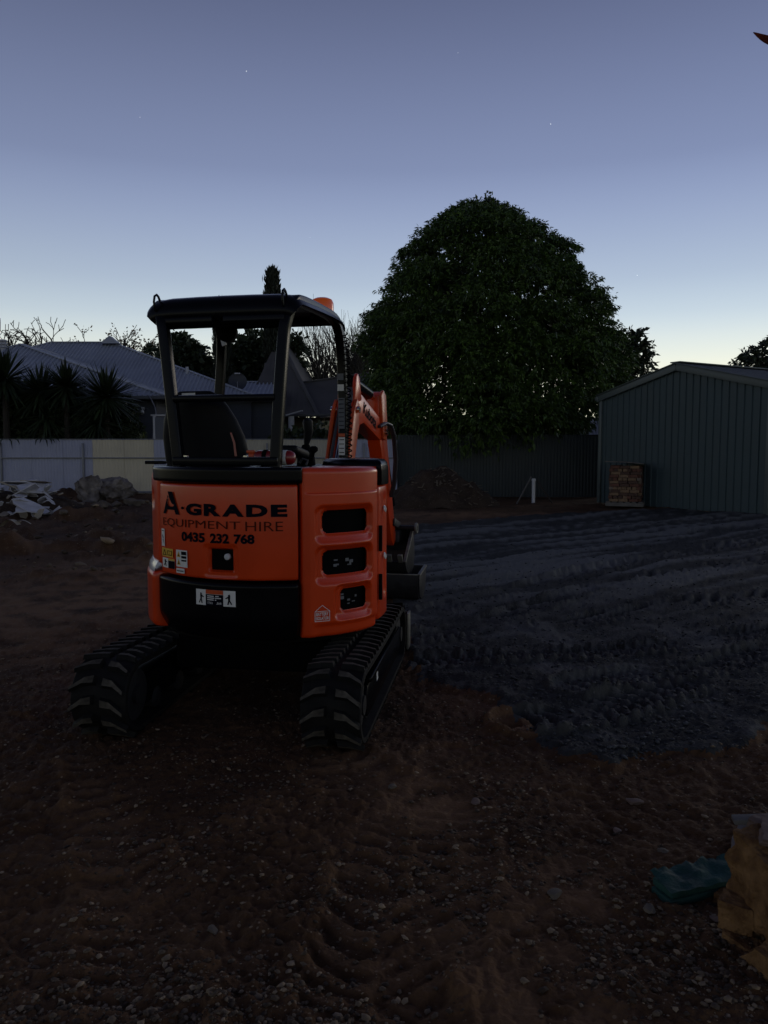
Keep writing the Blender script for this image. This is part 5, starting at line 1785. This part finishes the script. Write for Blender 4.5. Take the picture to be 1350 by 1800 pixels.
# the wide spare bucket on the ground below it
sp_w = W_EX @ XB @ Vector((.04, 2.78, 0))
sp = thing('spare_bucket', 'wide dark digging bucket standing on the roadbase in front of the excavator', 'bucket', (sp_w.x, sp_w.y, ground_z(sp_w.x, sp_w.y) - .01), R_(-12))
ps_ = [(.30, .30), (.26, .12), (.16, .02), (.02, .0), (-.10, .06), (-.13, .18), (-.12, .265)]
sh = bucket('shell', .27, ps_, sp, None)
MB().bar((-.265, -.125, .265), (.265, -.125, .265), .02, .02).build('lip', M['worn_edge'], sp, bevel=.003)
for x_ in (-.12, .12):
    MB().prism([(.12, .02), (.22, .06), (.20, .26), (.10, .24)], ((x_ - .01, 0, 0), (0, 1, 0), (0, 0, 1), (1, 0, 0)), .02).build('lug', M['steel_dk'], sp, bevel=.004)

# ------------------------------------------------------------------ soil mound, post, brick stack
def mound(name, label, c, rx, ry, h, seed, m, n=90, kind=None, cat='mound', amp=.12):
    u = np.linspace(-1, 1, n)
    X, Y = np.meshgrid(u, u)
    rr_ = np.hypot(X, Y)
    ang = np.arctan2(Y, X)
    rim = 1 + .16 * pn(np.cos(ang) * 1.4 + 3, np.sin(ang) * 1.4, seed)
    q = np.clip(1 - (rr_ / rim) ** 1.7, 0, None)
    wx, wy = X * rx + c[0], Y * ry + c[1]
    Z = h * q ** 1.05 + (amp * fbm(wx * 1.8, wy * 1.8, 4, seed) + .02 * fbm(wx * 12, wy * 12, 2, seed + 3)) * np.minimum(1, q * 3)
    Z = np.where(q <= 0, -.15, Z)
    V = np.stack([X * rx, Y * ry, Z], -1).reshape(-1, 3)
    ii = np.arange(n * n).reshape(n, n)
    F = np.stack([ii[:-1, :-1], ii[:-1, 1:], ii[1:, 1:], ii[1:, :-1]], -1).reshape(-1, 4)
    o = inst(name, np_mesh(name, V, F, m, smooth=True, attr={'pale': np.clip(pn(wx * 2, wy * 2, seed + 6).ravel() * .5, 0, 1) * .5}), None, (c[0], c[1], ground_z(c[0], c[1]) - .03))
    return tag(o, label, cat, kind=kind)
mc = at(772, 880, 20.6)
mound('soil_mound', 'waist high heap of dark soil in front of the slate fence', (mc.x, 20.6), 1.62, 1.3, 1.02, 121, M['mound'])
# clods and straw on the heap
r = np.random.default_rng(77)
mb = MB()
for k in range(150):
    x, y = r.normal(mc.x, .8), r.normal(20.0, .45)
    q = max(0, 1 - (math.hypot((x - mc.x) / 1.62, (y - 20.6) / 1.3)) ** 1.7)
    z = 1.0 * q + .03
    if q <= 0.02: continue
    s = r.uniform(.02, .07)
    a = Vector((x, y, z))
    d = Vector((r.normal(), r.normal(), r.normal() * .4)).normalized() * s
    mb.bar(a - d, a + d, s * .5, s * .3)
tag(mb.build('mound_debris', M['rock2'], None, smooth=False), kind='stuff')

pp = gp(938, 875, .02)
wp = thing('capped_post', 'short white pipe post standing before the slate fence', 'post', (pp.x, 21.4, 0))
MB().lathe([(.048, -.1), (.048, .62), (.056, .625), (.056, .68), (.05, .69)], (at(938, 850, 21.4).x - pp.x, 0, 0), (0, 0, 1), 16).build('pipe', M['pvc'], wp)
x0 = at(938, 850, 21.4).x
for k, (pa, pb2, lab) in enumerate((((934, 838), (908, 873), 'timber stake leaning to the white post from the left'), ((944, 845), (972, 874), 'darker timber stake leaning to the white post from the right'))):
    a, b_ = at(*pa, 21.3), at(*pb2, 21.1)
    b_.z = 0
    o = MB().bar(a, b_, .035, .03).build('brace_stake', M['timber'] if k == 0 else M['bark'], None, bevel=.004)
    tag(o, lab, 'stake')

# brick stack on a pallet against the shed
bc = at(1104, 880, 19.9)
BR = R_(-22)
pal = thing('pallet', 'low timber pallet under the brick stack', 'pallet', (bc.x, 20.1, .03), BR)
for k in range(6):
    MB().box((-.40 + k * .16, 0, .115), (.11, .92, .02)).build('slat', M['timber'], pal, bevel=.002)
for y_ in (-.40, 0, .40):
    MB().box((0, y_, .055), (.94, .09, .095)).build('bearer', M['timber'], pal, bevel=.004)
bs = thing('brick_stack', 'chest high stack of mixed old bricks on a pallet by the shed', 'bricks', (bc.x, 20.1, .155), BR)
bme = []
for m_ in M['bricks']:
    bb_ = MB().box((0, 0, 0), (.228, .108, .074))
    bme.append(bb_.mesh('brick', m_, bevel=.006, segs=1))
rg = random.Random(9)
for c in range(12):
    z = .038 + c * .0775
    W = .78
    nx_ = 3 if c % 2 == 0 else 7
    if c % 3 == 1:
        slots = [(-.345 + .115 * k, y_, PI / 2) for k in range(7) for y_ in (-.29, .29)] + [(-.345 + .115 * k, y_, PI / 2) for k in (0, 6) for y_ in (-.05,)]
    else:
        slots = [(-.27 + .238 * k + (.03 if c % 2 else 0), y_, 0) for k in range(3) for y_ in (-.345, .345)] + [(.37, -.29 + .115 * k, 0) if False else (.285, -.23 + .118 * k, 0) for k in range(5)] + [(-.285, -.23 + .118 * k, 0) for k in range(5)]
    for (x_, y_, ro) in slots:
        if c == 11 and rg.random() < .45: continue
        inst('brick', bme[rg.choices((0, 1, 2, 3), (4, 4, 3, 1))[0]], bs, (x_ + rg.gauss(0, .008), y_ + rg.gauss(0, .010), z), (0, 0, ro + rg.gauss(0, .04)))
bo = MB()
bo.grid([[(-.50, -.52, 0), (0, -.53, .012), (.46, -.50, -.01)], [(-.52, 0, .01), (0, 0, .03), (.47, 0, .0)], [(-.5, .5, .01), (0, .5, .03), (.46, .48, .0)]])
bo.grid([[(-.50, -.52, -.022), (0, -.53, -.010), (.46, -.50, -.03)], [(-.52, 0, -.012), (0, 0, .008), (.47, 0, -.02)], [(-.5, .5, -.012), (0, .5, .008), (.46, .48, -.02)]], flip=True)
bo.grid([[(-.50, -.52, -.022), (0, -.53, -.010), (.46, -.50, -.03)], [(-.50, -.52, 0), (0, -.53, .012), (.46, -.50, -.01)]])
o = bo.build('cover_board', M['timber'], None, smooth=False)
o.location = (bc.x, 20.1, .155 + 12 * .0775 + .075)
o.rotation_euler = (R_(-2), R_(3), BR)
tag(o, 'weathered grey board laid flat on top of the brick stack', 'board')

def rock(name, label, c, size, seed, m, cat='rock', group=None, rot=0.0, sub=4, rough=.35, flat=.0, sink=.15, sharp=1.0, blocky=False):
    bm = bmesh.new()
    bmesh.ops.create_icosphere(bm, subdivisions=sub, radius=1)
    rg = random.Random(seed)
    cuts = [(Vector((rg.gauss(0, 1), rg.gauss(0, 1), rg.gauss(0, .8))).normalized(), rg.uniform(.55, .9)) for _ in range(11)]
    if blocky:
        Rb = Matrix.Rotation(rg.uniform(-.15, .15), 3, 'X') @ Matrix.Rotation(rg.uniform(-.3, .3), 3, 'Z')
        cuts = [(Rb @ Vector(a), rg.uniform(.52, .64)) for a in ((1, 0, 0), (-1, 0, 0), (0, 1, 0), (0, -1, 0), (0, 0, 1), (0, 0, -1))] + cuts[:3]
    o = Vector((seed * 3.7, seed * 1.3, seed * 2.1))
    for v in bm.verts:
        p = v.co.copy()
        for n, d in cuts:
            e = p.dot(n) - d
            if e > 0: p -= n * e * sharp
        p *= 1 + rough * .35 * mnoise.noise(p * 1.3 + o) + rough * .16 * mnoise.noise(p * 3.5 + o) + rough * .07 * mnoise.noise(p * 9 + o) + (rough * .05 * (mnoise.noise(p * 5 + o) + 1.1 * mnoise.noise(p * 17 + o)) if blocky else 0)
        v.co = Vector((p.x * size[0] / 2, p.y * size[1] / 2, p.z * size[2] / 2))
    me = bpy.data.meshes.new(name)
    bm.to_mesh(me)
    bm.free()
    me.materials.append(m)
    me.polygons.foreach_set('use_smooth', [True] * len(me.polygons))
    me.set_sharp_from_angle(angle=R_(28))
    z = c[2] if len(c) > 2 else ground_z(c[0], c[1]) + size[2] * (.5 - sink)
    ob = inst(name, me, None, (c[0], c[1], z), (0, 0, rot))
    return tag(ob, label, cat, group)

# boulders and broken board by the pale fence
def at_floor(px, py): 
    p = gp(px, py)
    return p
p = at_floor(162, 884)
rock('boulder', 'big grey boulder leaning on its neighbour before the blue fence panel', (p.x, p.y, .36), (.80, .8, .92), 3, M['rock'], 'rock', None, .3, 5, 1.35)
p = at_floor(200, 884)
rock('boulder', 'pale rounded boulder with a dark hollow before the cream fence panel', (p.x + .12, p.y + .15, .42), (1.15, .8, .80), 5, M['rock'], 'rock', None, -.2, 5, 1.3)
sm = [((128, 896), .32), ((140, 899), .22), ((158, 893), .42), ((176, 897), .40), ((186, 890), .25), ((205, 893), .30), ((232, 888), .45), ((246, 890), .36), ((262, 890), .24), ((203, 904), .22), ((150, 905), .16), ((112, 916), .2)]
names = ['flat pale rock left of the small rocks below the boulders', 'low brown rock at the foot of the left boulder', 'squat rock in front of the gap between boulders', 'flat topped rock in front of the pale boulder', 'small rock tucked under the pale boulder',
         'brown rock at the right foot of the pale boulder', 'broad low rock before the cream panel by the excavator', 'angular rock next to the broad low one, nearer the excavator', 'little rock almost hidden by the orange body', 'lone pebble sized rock on the soil below the boulders', 'tiny rock in front of the left boulder', 'small rock between the boulders and the board pile']
for k, ((px, py), s) in enumerate(sm):
    p = gp(px, py)
    rock('small_rock', names[k], (p.x, p.y), (s * 1.2, s, s * .62), 130 + k, M['rock2'], 'rock', 'rocks strewn by the fence', k, 3)

lm = at_floor(45, 905)
mound('rubble_heap', 'low heap of dark rubble under the broken boards at the left', (lm.x - .5, lm.y + .6), 2.2, 1.4, .52, 140, M['mound'], 60)
rg = random.Random(21)
def shard(w, d, th, seed):
    r2 = random.Random(seed)
    n = r2.randint(5, 8)
    poly = []
    for k in range(n):
        a = 2 * PI * (k + r2.uniform(-.25, .25)) / n
        q = r2.uniform(.7, 1.1)
        poly.append((math.cos(a) * w / 2 * q, math.sin(a) * d / 2 * q))
    mb = MB().prism(poly, ((0, 0, 0), (1, 0, 0), (0, 1, 0), (0, 0, 1)), th)
    me = mb.mesh('broken_board', M['plaster'] if r2.random() < .8 else M['plaster2'], smooth=False)
    for v in me.vertices:
        v.co.z += .10 * w * (v.co.x / w) ** 2 * r2.choice((1, 1, -1)) * .5
    return me
for k in range(76):
    px = rg.uniform(-30, 112) if k > 10 else rg.uniform(20, 70)
    py = rg.uniform(872, 905) if k > 10 else rg.uniform(858, 872)
    Y = 16.2 + rg.random() * 2.6
    h_ = max(0.0, .45 - abs(px - 40) / 260) * rg.random()
    X = at(px, py, Y).x
    z = max(.06, at(px, py, Y).z * .55 + .12)
    q = max(0, 1 - (math.hypot((X - lm.x + .5) / 2.2, (Y - lm.y - .6) / 1.4)) ** 1.7)
    z = .52 * q + .08 + rg.random() * .06 + (.16 if k <= 10 else 0)
    big = k <= 10
    w = rg.uniform(.55, 1.1) if big else rg.uniform(.14, .46)
    o = inst('broken_board', shard(w, w * rg.uniform(.4, .8), rg.uniform(.010, .022), 300 + k), None, (X, Y, z), (rg.gauss(0, .22 if big else .5), rg.gauss(0, .18 if big else .45), rg.uniform(0, PI)))
    if big:
        tag(o, 'large pale plasterboard sheet lying on top of the heap at the left fence', 'board', 'plasterboard sheets on the rubble heap')
    else:
        tag(o, 'small broken piece of pale plasterboard low on the heap by the left fence', 'board', 'broken plasterboard bits on the rubble heap')
# two curled pieces lower on the soil
for k, (px, py, s, lab) in enumerate(((18, 938, .42, 'curled pale offcut on the soil below the board heap, left of a pair'), (36, 938, .36, 'narrow curled offcut on the soil, right of a pair'))):
    p = gp(px, py)
    mb = MB()
    rows__ = []
    for i in range(9):
        a = i / 8 * 1.7
        rows__.append([(-s * .5 + s * i / 8, dy, .20 * math.sin(a * 1.85 / 1.7 * 1.5) * s * 1.6 + .02) for dy in (-.05, .05)])
    mb.grid(rows__)
    o = mb.build('curled_offcut', M['plaster2'])
    o.location = (p.x, p.y, ground_z(p.x, p.y))
    o.rotation_euler = (0, 0, rg.uniform(-.6, .9))
    tag(o, lab, 'offcut')
# pale sleeper at the shed's right foot
p = gp(1345, 903)
tag(MB().box((0, 0, .10), (.9, .28, .22)).build('sleeper', M['plaster2'], bevel=.02), 'pale stone sleeper at the foot of the shed, at the right frame edge', 'sleeper')
bpy.data.objects['sleeper'].location = (p.x + .35, p.y + .2, .0)
bpy.data.objects['sleeper'].rotation_euler = (0, 0, R_(-10))
mound('dirt_bank', 'low bank of pale dirt along the foot of the shed wall', (9.1, 17.9), 1.3, .5, .13, 150, M['mound'], 50, None, 'dirt', .05)

# ------------------------------------------------------------------ foreground right: stones, teal cloth, stick
p = gp(1345, 1660)
def fs(px, py, Y): return at(px, py, Y)
def st(name, label, px, py, Y, size, seed, m, rot=0.0, sub=5, rough=.55):
    c = at(px, py, Y)
    rock(name, label, (c.x, c.y, c.z), tuple(q * 1.45 for q in size), seed, m, 'stone', None, rot, sub, rough * .7, sharp=1.0, blocky=True)
st('sandstone_block', 'large orange sandstone block at the lower right frame edge', 1388, 1556, 2.22, (.30, .30, .29), 161, M['sandstone'], .12, 6, .8)
st('flat_stone', 'pale pinkish flat stone lying on top of the sandstone block', 1385, 1470, 2.25, (.17, .17, .035), 162, M['pinkstone'], -.2)
st('reddish_stone', 'small reddish stone behind the pale flat one at the frame edge', 1362, 1456, 2.42, (.15, .14, .07), 163, M['pinkstone'], .5)
st('base_stone', 'shadowed orange stone under the sandstone block, bottom right', 1392, 1735, 2.10, (.30, .30, .30), 164, M['sandstone'], .1)
st('small_stone', 'small tan stone wedged at the left foot of the sandstone block', 1296, 1602, 2.26, (.095, .12, .10), 165, M['sandstone'], .9)
st('back_stone', 'dark stone behind the base stone, carrying the sandstone block', 1372, 1640, 2.42, (.34, .36, .30), 166, M['sandstone'], .4)
st('low_stone', 'low stone on the soil left of the base stone at the bottom right', 1330, 1690, 2.2, (.16, .18, .16), 169, M['sandstone'], .7)
a, b_ = at(1288, 1441, 2.75), at(1420, 1437, 2.7)
tag(MB().bar(a, b_, .05, .02).build('flat_stick', M['timber'], bevel=.004), 'flat pale stick lying level behind the pinkish stones', 'stick')
a = at(1300, 1446, 2.78)
rock('resting_stone', 'dark stone that carries the flat stick at the right edge', (a.x + .12, 2.78, a.z * .5 - .04), (.36, .3, a.z + .06), 168, M['rock'], 'stone', None, .4, 4, .3)

# folded teal cloth bundle
p = gp(1182, 1590, .05)
tb = thing('tarp_bundle', 'folded teal tarpaulin bundle with a ragged top edge beside the sandstone block', 'tarpaulin', (p.x + .02, p.y + .06, ground_z(p.x, p.y) - .02), R_(20))
mb = MB()
NXt, NYt = 34, 14
Lx, Ly, Hh = .38, .11, .058
rws = []
for j in range(NYt + 1):
    v = j / NYt
    row = []
    for i in range(NXt + 1):
        u = i / NXt
        x = u * Lx
        y = v * Ly + (.018 * mnoise.noise(Vector((u * 9, 3, 1))) if j == NYt else 0)
        z = Hh + .012 * mnoise.noise(Vector((u * 6, v * 4, 5))) + .008 * abs(mnoise.noise(Vector((u * 8 + v * 3, v * 5, 9)))) * v + .020 * v + (.016 * mnoise.noise(Vector((u * 16, 7, 2))) if j >= NYt - 1 else 0)
        row.append((x, y, z))
    rws.append(row)
mb.grid(rws)
mb.build('top_fold', M['teal'], tb, angle=60)
mb = MB()
for lay in range(2):
    z0 = lay * Hh / 2
    mb.box((Lx / 2 + .004 * lay, Ly / 2 + .004 * lay, z0 + Hh / 4), (Lx - .006 - .008 * lay, Ly - .012, Hh / 2 - .002))
mb.build('folded_layers', M['teal'], tb, bevel=.006)
a, b_ = at(1296, 1472, 3.1), at(1260, 1556, 2.82)
mid = a.lerp(b_, .5) + Vector((.012, 0, -.01))
mb = MB().tube([a + Vector((.03, .02, .03)), a, mid, b_, b_ + Vector((-.015, -.05, -.05))], .018, 10)
tag(mb.build('black_pipe', M['matte']), 'short length of black pipe leaning across the teal bundle', 'pipe')

# some flat stones one can tell apart on the right
for k, (px, py, s, lab) in enumerate(((1115, 1404, .085, 'flat pale stone lying alone on the soil, upper right of the sandy patch'), (975, 1578, .07, 'dark rimmed stone at the right edge of the sandy patch'), (835, 1410, .06, 'grey stone at the top of the sandy patch'), (375, 1637, .05, 'pale angular pebble at lower left'), (265, 1472, .045, 'small pale pebble left of the middle'),
                                  (690, 1385, .055, 'pale chip beside the tread marks'), (1085, 1452, .05, 'tan stone right of the sandy patch'), (1140, 1606, .055, 'thin yellowish chip below the teal bundle'), (1262, 1620, .05, 'white chip between teal bundle and stones'), (1165, 1500, .05, 'brown stone above the teal bundle'))):
    p = gp(px, py)
    rock('loose_stone', lab, (p.x, p.y), (s * 1.0, s * .72, s * .36), 170 + k, M['rock2'] if k % 2 else M['pinkstone'], 'stone', 'single stones in the foreground', k * .7, 3)

# ------------------------------------------------------------------ overhanging tree with a dead leaf, top right
lp = at(1334, 66, 3.4)
tr = thing('bare_sapling', 'bare sapling outside the right edge whose last curled red-brown leaf hangs at the top corner', 'tree', (2.75, 3.6, 0))
O3 = Vector((2.75, 3.6, 0))
MB().tube([(0, 0, -.1), (.03, 0, 1.5), (.0, -.02, 2.9), (-.05, -.05, 4.0)], [.06, .05, .035, .02], 8).build('trunk', M['bark'], tr)
lr = lp - O3
MB().tube([(0, -.02, 2.9), (-.3, -.1, 3.25), (lr.x + .24, lr.y, lr.z + .06), (lr.x + .13, lr.y, lr.z - .02)], [.022, .014, .008, .004], 6).build('branch', M['bark'], tr)
mb = MB()
rws = []
for i in range(11):
    t = i / 10
    c = Vector((lr.x + .13 - .155 * t, lr.y, lr.z - .02 - .028 * math.sin(t * PI * .8) + .055 * t * t))
    w = .038 * math.sin(PI * (.08 + .9 * t)) ** .8
    rws.append([c + Vector((0, -w * .6, w * .7)), c, c + Vector((0, w * .6, w * .8))])
mb.grid(rws)
mb.build('leaf', M['brown_leaf'], tr)

# ------------------------------------------------------------------ first stars
for k, (px, py, s, lab) in enumerate(((433, 125, 1.0, 'bright first star high left above the canopy'), (968, 218, 1.0, 'bright first star high right above the big tree'), (1120, 484, .9, 'star low over the shed side of the big tree'), (246, 206, .55, 'faint star at upper left'), (545, 417, .5, 'faint star between canopy and big tree'), (805, 93, .5, 'faint star high near the middle'))):
    d = ray(px, py).normalized()
    o = MB().lathe([(.05, -1), (.7, -.7), (1, 0), (.7, .7), (.05, 1)], (0, 0, 0), (0, 0, 1), 8).build('star', M['star'])
    o.location = Vector((0, 0, CAM_H)) + d * 2000
    o.scale = (s * .72,) * 3
    tag(o, lab, 'star', 'first stars of the evening')
